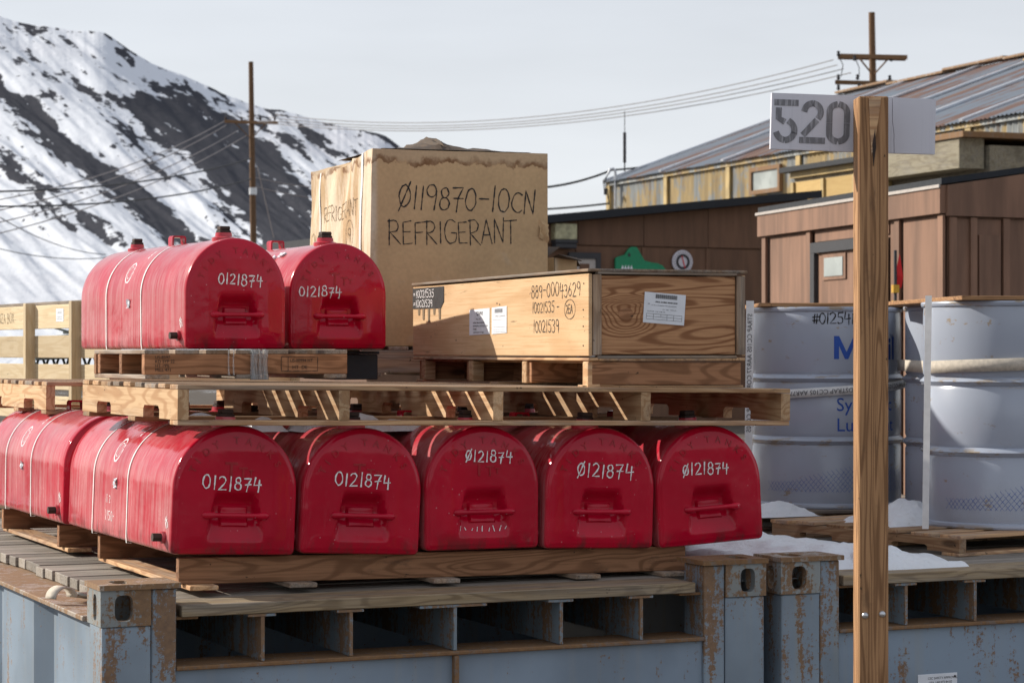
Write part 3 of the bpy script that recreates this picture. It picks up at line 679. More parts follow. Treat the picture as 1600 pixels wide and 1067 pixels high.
# ------------------------------------------------------------------ long dark brown shed behind the crate
def build_brown_shed():
    yaw = R(25); o0 = Vector((kx(860) * 38, 38))
    th = thing('brown_shed', 'dark brown panelled shed with black roof edge behind the wooden crate', 'shed', (o0.x, o0.y, 0.7), yaw)
    zr = HC - 0.7; L0, L1 = -3.2, 4.9
    def ztop(x): return 2.20 + .107 * x
    MB().prism([(L0, 0), (L1, 0), (L1, zr + ztop(L1) - .1), (L0, zr + ztop(L0) - .1)], 0, 5.0).obj('wall', M['brown_dk'], th)
    zt = zr + 1.74
    for i in range(7):      # upper and lower sheets stand proud of the wall with joints between
        a = L0 + .02 + i * 1.22; b = min(a + 1.21, L1 - .02)
        MB().prism([(a, zt + .01), (b, zt + .01), (b, zr + ztop(b) - .12), (a, zr + ztop(a) - .12)], -.05, -.002).obj('upper_panel', M['brown_dk'], th)
        MB().box(a, -.025, 0, b, -.002, zt - .01).obj('lower_panel', M['brown_dk'], th)
        MB().box(b - .03, -.045, 0, b + .05, -.026, zt - .01).obj('batten', M['brown_dk'], th)
    MB().prism([(L0, zr + ztop(L0) - .10), (L1 + .1, zr + ztop(L1) - .10), (L1 + .1, zr + ztop(L1) + .03), (L0, zr + ztop(L0) + .03)], -.3, 5.1).obj('roof', M['black_roof'], th)
    fr = MB(); x0, x1, z0, z1 = .28, .86, zr - .4, zr + 1.62
    for b in ((x0, z1 - .1, x1, z1), (x0, z0, x0 + .1, z1 - .1), (x1 - .08, z0, x1, z1 - .1)): fr.box(b[0], -.12, b[1], b[2], -.055, b[3])
    f = fr.obj('door_frame', M['dark'], th)
    MB().box(x0 + .1, -.09, z0, x1 - .08, -.056, z1 - .1).obj('door_trim', M['drip'], f)
    MB().box(x0 + .2, -.1, z0, x1 - .2, -.092, z1 - .18).obj('door', M['brown_dk'], th)
    # flood lamp on the wall
    lp = thing('wall_lamp', 'boxy wall lamp with yellowed lens on the dark brown shed', 'lamp', (o0.x + .18 * math.cos(yaw), o0.y + .18 * math.sin(yaw), HC + 1.82), yaw)
    MB().cbox(-.2, -.24, -.06, .2, -.052, .0, .01).obj('lamp_base', M['dark'], lp); MB().cbox(-.2, -.22, 0.0, .2, -.052, .26, .01).obj('lamp_lens', M['lamp_glass'], lp)
    MB().cbox(-.19, -.23, -.14, .19, -.06, -.062, .01).obj('lamp_box', M['dark'], lp)
    # green reptile cut-out board
    q = (o0 + Vector((math.cos(yaw), math.sin(yaw))) * 1.20)
    cr = thing('green_reptile_cutout', 'green painted plywood reptile cut-out with white teeth on dark brown wall', 'cutout', (q.x, q.y, HC + 1.17), yaw)
    pr = [(0, .08), (0, .27), (.07, .30), (.18, .33), (.24, .42), (.30, .46), (.40, .46), (.47, .36), (.55, .24), (.68, .21), (.80, .20), (.90, .16), (.98, .07), (1.0, 0), (.95, -.5), (.1, -.5), (.08, -.05), (.06, .04)]
    MB().prism([(x * .98 - .06, z + .10) for x, z in pr], -.10, -.06).obj('body_board', M['green'], cr)
    MB().prism([(.16, .42), (.19, .46), (.22, .43), (.20, .39)], -.106, -.102).obj('eye', M['dark'], cr)
    tm = MB()
    for i in range(4): tm.prism([(.04 + i * .055, .19), (.09 + i * .055, .195), (.07 + i * .055, .26)], -.106, -.102)
    tm.obj('teeth', M['paper'], cr)
    # dial thermometer
    q = (o0 + Vector((math.cos(yaw), math.sin(yaw))) * 2.43)
    dl = thing('dial_thermometer', 'round white dial thermometer with black ring on dark brown wall', 'thermometer', (q.x, q.y - .06, HC + 1.50), (R(90), 0, yaw))
    MB().lathe([(.0, 0), (.19, 0), (.195, .03), (.18, .04), (0, .04)], 40).obj('dial_face', M['dial'], dl)
    MB().lathe([(.085, .042), (.13, .042), (.13, .045), (.085, .045)], 40, cap=False).obj('dial_ring', M['dark'], dl)
    tk = MB()
    for i in range(24):
        a = i * math.pi / 12; c, s_ = math.cos(a), math.sin(a)
        tk.add([(c * .15 - s_ * .005, s_ * .15 + c * .005, .044), (c * .15 + s_ * .005, s_ * .15 - c * .005, .044), (c * .17 + s_ * .005, s_ * .17 - c * .005, .044), (c * .17 - s_ * .005, s_ * .17 + c * .005, .044)], [(0, 1, 2, 3)])
    tk.obj('tick_marks', M['dark'], dl)
    MB().prism([(-.03, .09), (-.015, .10), (.045, -.10), (.03, -.11)], .046, .05, 'xy').obj('needle', M['redflag'], dl)
build_brown_shed()

# ------------------------------------------------------------------ small brown hut at right
def build_hut():
    c0 = Vector((kx(1480) * 18, 18)); phi = R(15.3)
    zb = 0.80; h = HC - zb                     # floor below camera height
    dl = Vector((-math.sin(phi), math.cos(phi)))     # receding left wall direction
    dr = Vector((math.cos(R(25)), math.sin(R(25))))
    th = thing('brown_hut', 'small brown panelled hut with black roof edge and door, right of the sign post', 'hut', (c0.x, c0.y, zb))
    LL = 3.78
    def quad_wall(name, dvec, a, b, z0, z1, off, thick, mat, z1b=None, parent=None):
        nrm = Vector((-dvec.y, dvec.x)) if dvec is dl else Vector((dvec.y, -dvec.x))
        z1b = z1 if z1b is None else z1b
        pa = [dvec * a + nrm * off, dvec * b + nrm * off, dvec * b + nrm * (off + thick), dvec * a + nrm * (off + thick)]
        vs = [(q.x, q.y, z0) for q in pa] + [(pa[0].x, pa[0].y, z1), (pa[1].x, pa[1].y, z1b), (pa[2].x, pa[2].y, z1b), (pa[3].x, pa[3].y, z1)]
        return MB().add(vs, [(0, 3, 2, 1), (4, 5, 6, 7), (0, 1, 5, 4), (1, 2, 6, 5), (2, 3, 7, 6), (3, 0, 4, 7)]).obj(name, M[mat], parent or th)
    ztf = h + 1.065; zt = h + 1.28
    bx = dr * 4
    base = [Vector((0, 0)), dr * 4, dr * 4 + dl * LL, dl * LL]
    MB().prism([(q.x, q.y) for q in base], -.6, zt - .02, 'xy').obj('wall', M['brown'], th)
    # battens and panels of the lit left wall
    def Lx(u): k = kx(u); return (c0.x - 18 * k) / (math.sin(phi) + math.cos(phi) * k)
    xs = [0.0, Lx(1410), Lx(1277) + .06, Lx(1202)]
    edges = [(0.06, Lx(1414)), (Lx(1404), Lx(1394)), (Lx(1272), Lx(1206))]
    for a, b in edges: quad_wall('panel', dl, min(a, b) + .02, max(a, b) - .02, -.5, ztf - .02, .002, .02, 'brown')
    for a in (Lx(1409), Lx(1270), LL - .05, .03): quad_wall('batten', dl, a - .045, a + .045, -.5, ztf - .01, .024, .022, 'brown')
    quad_wall('fascia', dl, -.03, LL + .03, ztf, zt, .026, .05, 'brown')
    quad_wall('drip_edge', dl, -.04, LL + .05, zt - .02, zt + .005, .078, .012, 'drip')
    d0, d1 = Lx(1392), Lx(1277); dz = h + .95
    quad_wall('lintel_panel', dl, d0, d1, dz + .01, ztf - .02, .002, .018, 'brown')
    f = quad_wall('door_frame', dl, d0, d1, dz - .09, dz, .03, .04, 'dark')
    quad_wall('door_frame', dl, d0, d0 + .09, -.5, dz - .092, .03, .04, 'dark'); quad_wall('door_frame', dl, d1 - .09, d1, -.5, dz - .092, .03, .04, 'dark')
    dr_ = quad_wall('door', dl, d0 + .095, d1 - .095, -.5, dz - .095, .004, .028, 'brown')
    a, b = Lx(1325), Lx(1296)
    quad_wall('door_window', dl, a - .05, b + .05, h + .62, h + .84, .034, .012, 'brown', parent=dr_)
    quad_wall('door_pane', dl, a, b, h + .65, h + .81, .048, .004, 'pane', parent=dr_)
    # shaded right wall
    quad_wall('fascia', dr, -.03, 4, ztf - .02, zt, .026, .03, 'brown', z1b=zt + .6)
    x = .0
    for a, b, z in ((.05, .20, 0), (.24, .50, 0), (.56, 1.3, 0), (1.36, 2.5, 0)): quad_wall('panel', dr, a + .01, b - .01, -.5, ztf - .04, .002, .02, 'brown')
    for a in (.03, .22, .53, 1.33): quad_wall('batten', dr, a - .03, a + .03, -.5, ztf - .03, .024, .02, 'brown')
    quad_wall('hatch_frame', dr, .27, .47, ztf - 2.0, ztf - .16, .024, .02, 'brown')
    # roof slab
    zr0, zr1 = zt + .006, zt + .60
    b0 = -dr * .07 - dl * .03; pts = [b0, dr * 4.1 - dl * .03, dr * 4.1 + dl * (LL + .04), -dr * .07 + dl * (LL + .04)]
    vs = [(pts[0].x, pts[0].y, zr0), (pts[1].x, pts[1].y, zr1), (pts[2].x, pts[2].y, zr1), (pts[3].x, pts[3].y, zr0)]
    vs += [(v[0], v[1], v[2] + .048) for v in vs]
    MB().add(vs, [(0, 3, 2, 1), (4, 5, 6, 7), (0, 1, 5, 4), (1, 2, 6, 5), (2, 3, 7, 6), (3, 0, 4, 7)]).obj('roof', M['black_roof'], th)
    # warning post with red pennant
    q = pw(1399, 470, 17.6)
    wp = thing('warning_post', 'thin yellow and black striped post with red pennant before the brown hut', 'post', (q.x, q.y, .8))
    MB().tube([(0, 0, 0), (0, 0, 2.0)], .012, 8).obj('rod', M['dark'], wp)
    for i in range(5): MB().tube([(0, 0, 1.2 + i * .12), (0, 0, 1.26 + i * .12)], .03, 10).obj('stripe', M['hazard'], wp)
    MB().add([(0, 0, 1.82), (.03, -.01, 1.98), (.06, .0, 1.80), (.0, .02, 1.70), (.05, .02, 1.72)], [(0, 1, 2), (0, 2, 4, 3)]).obj('pennant', M['redflag'], wp)
build_hut()

# ------------------------------------------------------------------ utility poles, wires, mast
def sag(a, b, s, n=24):
    return [a.lerp(b, i / n) - Vector((0, 0, s * 4 * (i / n) * (1 - i / n))) for i in range(n + 1)]
def build_poles():
    D = 100; t = pw(392, 97, D); b = pw(399, 560, D)
    th = thing('utility_pole', 'tall brown utility pole with one crossarm before the snowy mountain', 'utility pole', (b.x, b.y, .7))
    top = t - Vector((b.x, b.y, .7))
    MB().tube([(0, 0, 0), top * .5, top], [.16, .135, .105], 10).obj('pole_shaft', M['pole'], th, smooth=50)
    za = pw(390, 192, D).z - .7; fx = top.x * .9
    board(th, 'crossarm', 2.28, .12, .12, (fx + .02, -.16, za), (0, R(1.5), R(4)), 'pole')
    for dx in (-1.08, -.4, .4, 1.02): MB().lathe([(0, 0), (.03, 0), (.05, .08), (.04, .16), (0, .17)], 10, at=(fx + dx, -.16, za + .07)).obj('insulator', M['plug'], th)
    MB().tube([(fx - .7, -.2, za), (fx, -.12, za - .7), (fx + .7, -.2, za)], .03, 6).obj('brace', M['pole'], th)
    MB().lathe([(.14, 0), (.17, .02), (.17, .3), (.14, .32)], 12, at=(top.x * .55, top.y * .55, pw(0, 305, D).z - .7)).obj('band_clamp', M['galv'], th)
    D2 = 80; t2 = pw(1362, 20, D2); b2 = pw(1372, 560, D2)
    t3 = thing('utility_pole', 'dark utility pole with two crossarms rising behind the rusty warehouse roof', 'utility pole', (b2.x, b2.y, .7))
    tp = t2 - Vector((b2.x, b2.y, .7))
    MB().tube([(0, 0, 0), tp * .5 + Vector((.03, 0, 0)), tp * .8, tp], [.16, .14, .12, .11], 10).obj('pole_shaft', M['pole'], t3, smooth=50)
    z1 = pw(0, 90, D2).z - .7; z2 = pw(0, 131, D2).z - .7; f1 = tp.x * .87
    for dy in (-.2, .2): board(t3, 'crossarm', 2.3, .12, .14, (f1 + .02 * dy, dy, z1), (0, R(3), R(-14)), 'pole')
    board(t3, 'crossarm', 1.9, .12, .14, (f1 - .35, -.2, z2), (0, R(3), R(-14)), 'pole')
    MB().tube([(f1 - .5, -.25, z1 - .05), (f1 - .03, -.16, z1 - .6)], .03, 6).obj('brace', M['pole'], t3)
    MB().tube([(f1 + .5, -.25, z1 - .08), (f1 + .03, -.16, z1 - .6)], .03, 6).obj('brace', M['pole'], t3)
    for dx, z in ((-1.2, z1 + .05), (-.65, z1 - .1), (-1.2, z2 + .15), (-.55, z2 + .15), (.55, z2 + .12), (.6, z1 - .12), (-1.2, z2 - .2), (-.5, z2 - .15)):
        MB().lathe([(0, 0), (.04, 0), (.07, .06), (.04, .1), (.06, .16), (0, .2)], 10, at=(f1 + dx, -.25, z - .05)).obj('insulator', M['dark'], t3)
    MB().tube([(f1 - 1.2, -.3, z1), (f1 - 1.05, -.3, z1 - .3), (f1 - 1.12, -.3, z2 + .2)], .015, 6).obj('jumper_wire', M['wire'], t3)
    MB().tube([(f1 - .62, -.3, z1 - .1), (f1 - .5, -.3, z1 - .4), (f1 - .5, -.3, z2 + .2)], .015, 6).obj('jumper_wire', M['wire'], t3)
    # long spans
    ends = [((1302, 94), (430, 180)), ((1308, 102), (420, 184)), ((1318, 108), (405, 187)), ((1330, 114), (395, 190))]
    labs = ['highest', 'second', 'third', 'lowest']
    for i, ((u0, v0), (u1, v1)) in enumerate(ends):
        tag(MB().tube(sag(pw(u0, v0, D2), pw(u1, v1, D), 1.05), .016, 5).obj('power_line', M['wire_lt'], smooth=60), labs[i] + ' of four thin wires strung between the two utility poles', 'power line', 'wires between the two poles')
    for i, (a, bb) in enumerate([((350, 190), (-60, 322)), ((353, 196), (-60, 340)), ((372, 204), (-60, 360)), ((385, 212), (-60, 378))]):
        tag(MB().tube(sag(pw(*a, 100), pw(*bb, 70), .5), .02, 5).obj('power_line', M['wire_lt'], smooth=60), labs[i] + ' of four pale wires running left from the crossarm', 'power line', 'wires running left from the crossarm')
    for i, (a, bb) in enumerate([((392, 248), (-60, 300)), ((392, 280), (-60, 322))]):
        tag(MB().tube(sag(pw(*a, 99), pw(*bb, 60), .35), .03, 6).obj('cable', M['wire'], smooth=60), ['upper', 'lower'][i] + ' thick black cable running left from the pole', 'cable', 'black cables running left')
    for i, (a, bb) in enumerate([((0, 340), (165, 398)), ((-40, 378), (170, 402))]):
        tag(MB().tube(sag(pw(*a, 90), pw(*bb, 110), .3), .02, 5).obj('cable', M['wire'], smooth=60), ['steeper', 'flatter'][i] + ' thin low cable crossing the snow slope at left', 'cable', 'low cables on the snow slope')
    for i, (a, bb) in enumerate([((400, 278), (600, 292)), ((400, 292), (600, 312))]):
        tag(MB().tube(sag(pw(*a, 99), pw(*bb, 110), .25), .02, 5).obj('cable', M['wire_lt'], smooth=60), ['upper', 'lower'][i] + ' thin cable from the pole to behind the cardboard box', 'cable', 'cables between pole and box')
    tag(MB().tube([pw(402, 260, 99.5), pw(428, 372, 99.5)], .02, 5).obj('guy_wire', M['wire_lt']), 'thin guy wire slanting down right of the pole', 'guy wire')
    tag(MB().tube(sag(pw(760, 290, 64), pw(956, 266, 64.5), .25), .035, 6).obj('cable', M['wire'], smooth=60), 'black service cable reaching the warehouse corner above the brown shed', 'cable', 'service cables to the warehouse')
    tag(MB().tube(sag(pw(760, 330, 64), pw(952, 318, 64.5), .05), .03, 6).obj('cable', M['wire'], smooth=60), 'lower straight cable ending at the warehouse corner', 'cable', 'service cables to the warehouse')
    tag(MB().tube(sag(pw(956, 266, 64.5), pw(1040, 256, 66), .02), .03, 6).obj('cable', M['wire'], smooth=60), 'short black cable running up over the warehouse roof edge', 'cable', 'service cables to the warehouse')
    b = pw(976, 282, 66.0)
    m = thing('antenna_mast', 'thin antenna mast with thicker middle on the warehouse roof end', 'antenna', b)
    MB().tube([(0, 0, 0), (0, 0, 1.0)], .022, 6).obj('lower_rod', M['dark'], m); MB().tube([(0, 0, .5), (0, 0, 1.35)], .045, 8).obj('sleeve', M['dark'], m); MB().tube([(0, 0, 1.35), (0, 0, 1.95)], .012, 6).obj('whip', M['dark'], m)
    b = pw(957, 275, 64.3)
    m = thing('service_head', 'curved electrical service head with loose cables at the warehouse corner', 'service head', b)
    MB().tube([(.08, 0, -.9), (.08, 0, .12), (.03, 0, .2), (-.06, 0, .18), (-.12, 0, .05)], .035, 8).obj('conduit', M['galv'], m)
    for k in range(3): MB().tube([(-.12, 0, .05), (-.2 - .03 * k, 0, -.15), (-.12 - .05 * k, 0, -.4), (-.1, 0, -.8 + .1 * k)], .012, 5).obj('loose_wire', M['wire'], m)
    MB().cbox(-.24, -.05, -.52, -.14, .05, -.34, .02).obj('splice', M['dark'], m)
build_poles()

# ------------------------------------------------------------------ steel half-height containers
def plate_hole(mb, org, ux, uy, W, H, hx, hy, rx, ry, nrm, depth):
    """rectangle W x H with a rounded oblong hole and a short tunnel behind it"""
    n = 32; org, ux, uy, nrm = map(Vector, (org, ux, uy, nrm)); outer = []; inner = []; back = []
    angs = [2 * math.pi * (i + .5) / n for i in range(n)]
    for a in angs:
        c, s = math.cos(a), math.sin(a)
        iu = hx + rx * math.copysign(abs(c) ** .6, c); iv = hy + ry * math.copysign(abs(s) ** .6, s)
        du, dv = iu - hx, iv - hy
        tx = ((W - hx) / du if du > 0 else -hx / du) if abs(du) > 1e-6 else 1e9; ty = ((H - hy) / dv if dv > 0 else -hy / dv) if abs(dv) > 1e-6 else 1e9
        t = min(tx, ty); outer.append(org + ux * (hx + du * t) + uy * (hy + dv * t)); inner.append(org + ux * iu + uy * iv); back.append(org + ux * iu + uy * iv - nrm * depth)
    # corners
    fs = [(i, (i + 1) % n, n + (i + 1) % n, n + i) for i in range(n)] + [(n + i, n + (i + 1) % n, 2 * n + (i + 1) % n, 2 * n + i) for i in range(n)]
    o = len(mb.v); mb.add(outer + inner + back, fs)
    for cx, cy in ((0, 0), (W, 0), (W, H), (0, H)):
        cp = org + ux * cx + uy * cy; ds = sorted(range(n), key=lambda i: (outer[i] - cp).length)[:2]; mb.add([cp, outer[ds[0]], outer[ds[1]]], [(0, 1, 2)])
def casting(th, s0, side):
    W, Dp, H = .165, .178, .118; mb = MB(); x0, x1 = s0, s0 + W; z0, z1 = -.134, -.018
    Hh = z1 - z0
    plate_hole(mb, (x0, 0, z0), (1, 0, 0), (0, 0, 1), W, Hh, W * .46 if side < 0 else W * .54, Hh * .5, .030, .042, (0, -1, 0), .03)
    if side < 0: plate_hole(mb, (x0, 0, z0), (0, 1, 0), (0, 0, 1), Dp, Hh, Dp * .42, Hh * .5, .022, .042, (-1, 0, 0), .03); mb.add([(x1, 0, z0), (x1, Dp, z0), (x1, Dp, z1), (x1, 0, z1)], [(0, 1, 2, 3)])
    else: plate_hole(mb, (x1, 0, z0), (0, 1, 0), (0, 0, 1), Dp, Hh, Dp * .42, Hh * .5, .022, .042, (1, 0, 0), .03); mb.add([(x0, 0, z0), (x0, Dp, z0), (x0, Dp, z1), (x0, 0, z1)], [(0, 1, 2, 3)])
    mb.add([(x0, Dp, z0), (x1, Dp, z0), (x1, Dp, z1), (x0, Dp, z1)], [(0, 1, 2, 3)])
    mb.add([(x0, 0, z0), (x1, 0, z0), (x1, Dp, z0), (x0, Dp, z0)], [(0, 1, 2, 3)])
    mb.obj('corner_casting', M['steel_cast'], th, fix=False)
def build_container(s_off, label, plate=False):
    o = cw(s_off, 0)
    th = thing('steel_container', label, 'container', (o.x, o.y, o.z), CA, 'low blue steel containers side by side')
    W = 2.438; zg = -(CO.z) + .02; LT = 6.0
    for side in (-1, 1):
        s0 = 0 if side < 0 else W - .165
        casting(th, s0, side)
        a, b = (-.005, .262) if side < 0 else (W - .262, W + .005)
        lid = MB(); # lid plate with slotted hole in its top
        hx = .09 if side < 0 else .262 + .01 - .09
        plate_hole(lid, (a, -.008, 0), (1, 0, 0), (0, 1, 0), b - a, .20, hx, .09, .032, .055, (0, 0, 1), .017)
        lid.add([(a, -.008, -.017), (b, -.008, -.017), (b, -.008, 0), (a, -.008, 0)], [(0, 1, 2, 3)]); lid.add([(a, .192, -.017), (a, -.008, -.017), (a, -.008, 0), (a, .192, 0)], [(0, 1, 2, 3)])
        lid.add([(b, .192, -.017), (b, -.008, -.017), (b, -.008, 0), (b, .192, 0)], [(0, 1, 2, 3)]); lid.add([(b, .192, -.017), (a, .192, -.017), (a, .192, 0), (b, .192, 0)], [(0, 1, 2, 3)])
        lid.obj('cap_plate', M['rail'] if side < 0 else M['rust'], th, fix=False)
        a, b = (.006, .165) if side < 0 else (W - .165, W - .006)
        MB().cbox(a, .004, zg, b, .17, -.136, .004).obj('corner_post', M['steel_post'], th)
        a, b = (.168, .250) if side < 0 else (W - .250, W - .168)
        MB().cbox(a, .006, zg, b, .16, -.019, .004).obj('post_flange', M['steel_post'], th)
    # floor beams seen under the front plank
    for s in (.544, .852, 1.228, 1.627, 1.939):
        wd = .05 if abs(s - 1.228) > .01 else .13
        mb = MB().box(s - .006, .012, -.270, s + .006, 3.0, -.124); mb.box(s - wd, .010, -.1235, s + wd * .9, 3.0, -.1155)
        mb.obj('floor_beam', M['steel_beam'], th)
    MB().cbox(.252, .03, -.124, .33, .20, -.1155, .001).obj('bracket', M['rust'], th); MB().cbox(2.10, .03, -.124, 2.186, .20, -.1155, .001).obj('bracket', M['rust'], th)
    MB().cbox(.251, 0, -.286, 2.187, .20, -.272, .003).obj('lower_flange', M['rust'], th)
    MB().box(.251, .20, -.30, 2.187, .21, -.272 - .002).obj('flange_lip', M['rust'], th)
    MB().box(.26, 1.2, -1.1, 2.18, 1.22, -.13).obj('light_stop', M['steel'], th)  # added plate, reaches low to stop sun leaking in behind the flange
    MB().box(.2515, .022, zg, 2.1865, .032, -.2875).obj('end_panel', M['steel'], th)
    MB().box(1.220, -.003, zg, 1.236, .021, -.2872).obj('stiffener', M['rust'], th)
    # left side: top rail and corrugated side wall
    MB().cbox(-.012, .194, -.134, .20, LT, -.117, .003).obj('side_rail', M['rail'], th)
    mb = MB(); pts = []; t = .20; prof = [(.20, .03)]
    while t < LT - 1:
        prof += [(t + .52, .03), (t + .60, .085), (t + .82, .085), (t + .90, .03)]; t += .90
    for z in (zg, -.1345):
        for (tt, ss) in prof: pts.append((ss, tt, z))
    mb.grid(pts, len(prof), 2).obj('side_wall', M['steel'], th, fix=False)
    mb = MB(); mb.box(W - .03, .20, zg, W - .02, LT, -.1345); mb.obj('side_wall', M['steel'], th)
    MB().cbox(W - .19, .194, -.134, W + .012, LT, -.117, .003).obj('side_rail', M['rail'], th)
    # planks of the deck
    rn = random.Random(int(s_off * 10) + 4)
    board(th, 'deck_plank', 1.885, .215, .037, (1.2125, .118, -.0955), (0, 0, 0), 'plank')
    t = .262; i = 0
    while t < LT - .2:
        e = rn.uniform(-.02, .02); l = 2.10
        board(th, 'deck_plank', l, .118, .037, (.155 + l / 2 + e, t + .05, -.0965 + rn.uniform(-.002, .003)), (0, 0, rn.uniform(-.003, .003)), 'deck'); t += .126
    if plate:
        p = MB().cbox(.60, .018, -.58, .775, .0215, -.46, .001).obj('approval_plate', M['paper'], th)
        fn = lambda x, y: (.6075 + x, .0170, -.490 + y)
        m = print_on(MB(), 'CSC SAFETY APPROVAL', .0125, .035, .010, fn); print_on(m, 'USA / AB 072 84-02', .0125, .04, -.006, fn)
        m.obj('plate_print', M['dark'], p, fix=False)
        MB().tube([(.762, .017, -.472), (.762, .012, -.472)], .0035, 10).obj('rivet', M['dark'], p)
    return th
C1 = build_container(0.0, 'left blue steel container under the rows of red tanks, two castings showing')
C2 = build_container(2.50, 'right blue steel container under the drums, with small approval plate', True)

# ------------------------------------------------------------------ red tanks
TW, TH_, TL = .438, .437, 1.47
def outline(ins=0.0, n_arc=36, n_side=8):
    """closed D outline (x,z) from bottom-left going clockwise, inset by ins"""
    r = TW / 2 - ins; zc = TH_ - TW / 2; cr = max(.018 - ins, .002); x0 = -r; z0 = ins; pts = []
    for i in range(4): a = R(270 - 90 * i / 3); pts.append((x0 + cr + cr * math.cos(a), z0 + cr + cr * math.sin(a)))
    for i in range(1, n_side): pts.append((x0, z0 + cr + (zc - z0 - cr) * i / n_side))
    for i in range(n_arc + 1): a = R(180 - 180 * i / n_arc); pts.append((r * math.cos(a), zc + r * math.sin(a)))
    for i in range(n_side - 1, 0, -1): pts.append((-x0, z0 + cr + (zc - z0 - cr) * i / n_side))
    for i in range(4): a = R(0 - 90 * i / 3); pts.append((-x0 - cr + cr * math.cos(a), z0 + cr + cr * math.sin(a)))
    for i in range(1, 6): pts.append((-x0 - cr - (2 * (-x0) - 2 * cr) * i / 6, z0))
    return pts
def sm(a, b, x): t = min(1, max(0, (x - a) / (b - a))); return t * t * (3 - 2 * t)
def face_depth(x, z):
    # rounded rim, faint bulge, pressed hand recess
    r = TW / 2 - .008; zc = TH_ - TW / 2
    de = (r - math.hypot(x, z - zc)) if z > zc else min(r - abs(x), 10); de = min(de, z - .008)
    y = -.004 * sm(0, .012, de) - .010 * sm(0, .09, r - abs(x)) * sm(0, .07, z) * sm(0, .08, r + zc - z)
    hw = .072 + .024 * (1 - sm(.05, .20, z))
    A = sm(hw + .010, hw - .012, abs(x)) if True else 0
    if z >= .140: B = 1 - sm(.165, .224, z)
    elif z >= .040: B = max(0, (z - .044) / .096) ** .85
    else: B = 0
    y += .042 * A * B
    # small pocket pressed behind the handle
    y -= .012 * sm(.050, .044, abs(x)) * sm(.095, .101, z) * (1 - sm(.158, .164, z))
    return y
def build_tank():
    root = bpy.data.objects.new('fuel_tank', None); COL.objects.link(root)
    ys = [(0.0, .008), (.002, .0045), (.006, .0015), (.012, 0)] + [(.012 + (TL - .024) * (i + 1) / 28, 0) for i in range(28)] + [(TL - .004, .002), (TL, .008)]
    pts = []; rows = len(ys)
    for (y, ins) in ys:
        o = outline(ins)
        for i, (x, z) in enumerate(o):
            d = 0
            if .02 < y < TL - .02 and z > .03:
                d = .0080 * float(fbm(y * 3.2 + 7, (z if x < 0 else 1 - z) * 4.2, 2, 41) - .37) * min(1, (y - .02) * 8, (TL - y) * 8)
                d += .0012 * math.exp(-((y % .49 - .24) / .012) ** 2)
            L = math.hypot(x, max(z - .22, 0)) or 1
            pts.append((x + d * x / L, y, z + d * max(z - .22, 0) / L))
    n = len(outline()); mb = MB()
    fs = [(j * n + i, j * n + (i + 1) % n, (j + 1) * n + (i + 1) % n, (j + 1) * n + i) for j in range(rows - 1) for i in range(n)]
    mb.add(pts, fs)
    # pressed ends
    nx, nz = 72, 72; r = TW / 2 - .006; zc = TH_ - TW / 2; vs = []
    for j in range(nz + 1):
        for i in range(nx + 1):
            c = -math.cos(math.pi * i / nx); c = .45 * c + .55 * (2 * i / nx - 1); x = r * c
            top = zc + math.sqrt(max(0, r * r - x * x)); crn = .014; ax = abs(x) - (r - crn)
            bot = .006 + (crn - math.sqrt(max(0, crn * crn - ax * ax)) if ax > 0 else 0); z = bot + (top - bot) * j / nz
            vs.append((x, face_depth(x, z), z))
    mb.grid(vs, nx + 1, nz + 1); mb.grid([(x, TL - .001 - y * .2, z) for x, y, z in vs[::4]], 1, 1)
    mb.add([(x, TL - .001, z) for x, z in outline(.008)], [tuple(range(n))])
    mb.obj('tank_shell', M['red'], root, smooth=42, fix=True)
    # handle bar across the recess
    hb = MB(); z = .134; y = -.015
    hb.tube([(-.112, y + .006, z), (-.104, y, z), (-.09, y - .004, z), (-.07, y - .002, z), (.07, y - .002, z), (.09, y - .004, z), (.104, y, z), (.112, y + .006, z)],
            [.010, .0135, .0130, .0088, .0088, .0130, .0135, .010], 10)
    hb.cbox(-.122, -.010, z - .016, -.098, .004, z + .016, .003).cbox(.098, -.010, z - .016, .122, .004, z + .016, .003)
    hb.obj('handle', M['red'], root, smooth=40)
    # embossed letters round the arch and the monogram
    em = MB(); txt = 'TIDY TANKS'; rr = .158
    angs = [156, 145, 131, 117, 105, 92, 77, 62, 47, 33]
    def raise_(mb, ch, size, fn, h=.0022):
        vs, fs = printed(ch, size, .0004); m = (min(a for a, b in vs) + max(a for a, b in vs)) / 2
        f3 = [fn(a - m, b, h) for a, b in vs]; b3 = [fn(a - m, b, -.004) for a, b in vs]
        cnt = {}
        for f in fs:
            for a, b in zip(f, f[1:] + f[:1]): cnt[(a, b)] = 1
        nn = len(vs); mb.add(f3 + b3, list(fs) + [(a, b, b + nn, a + nn) for (a, b) in cnt if (b, a) not in cnt])
    def flush(): 
        nonlocal em
        em.obj('embossed_letter', M['red_dark'], root, fix=False); em = MB()
    for ch, a in zip(txt, angs):
        if ch == ' ': continue
        ar = R(a); rot = ar - math.pi / 2
        def fn(u, v, h, ar=ar, rot=rot):
            x = rr * math.cos(ar) + u * math.cos(rot) - v * math.sin(rot); z = zc + rr * math.sin(ar) + u * math.sin(rot) + v * math.cos(rot)
            return (x, face_depth(x, z) - h, z)
        raise_(em, ch, .034, fn, .0024); flush()
    for ch, x0, z0, sz in (('T', -.022, .262, .075), ('T', .020, .262, .05), ('T', .048, .268, .03)):
        raise_(em, ch, sz, lambda u, v, h: (x0 + u, face_depth(x0 + u, z0 + v) - h, z0 + v), .0024); flush()
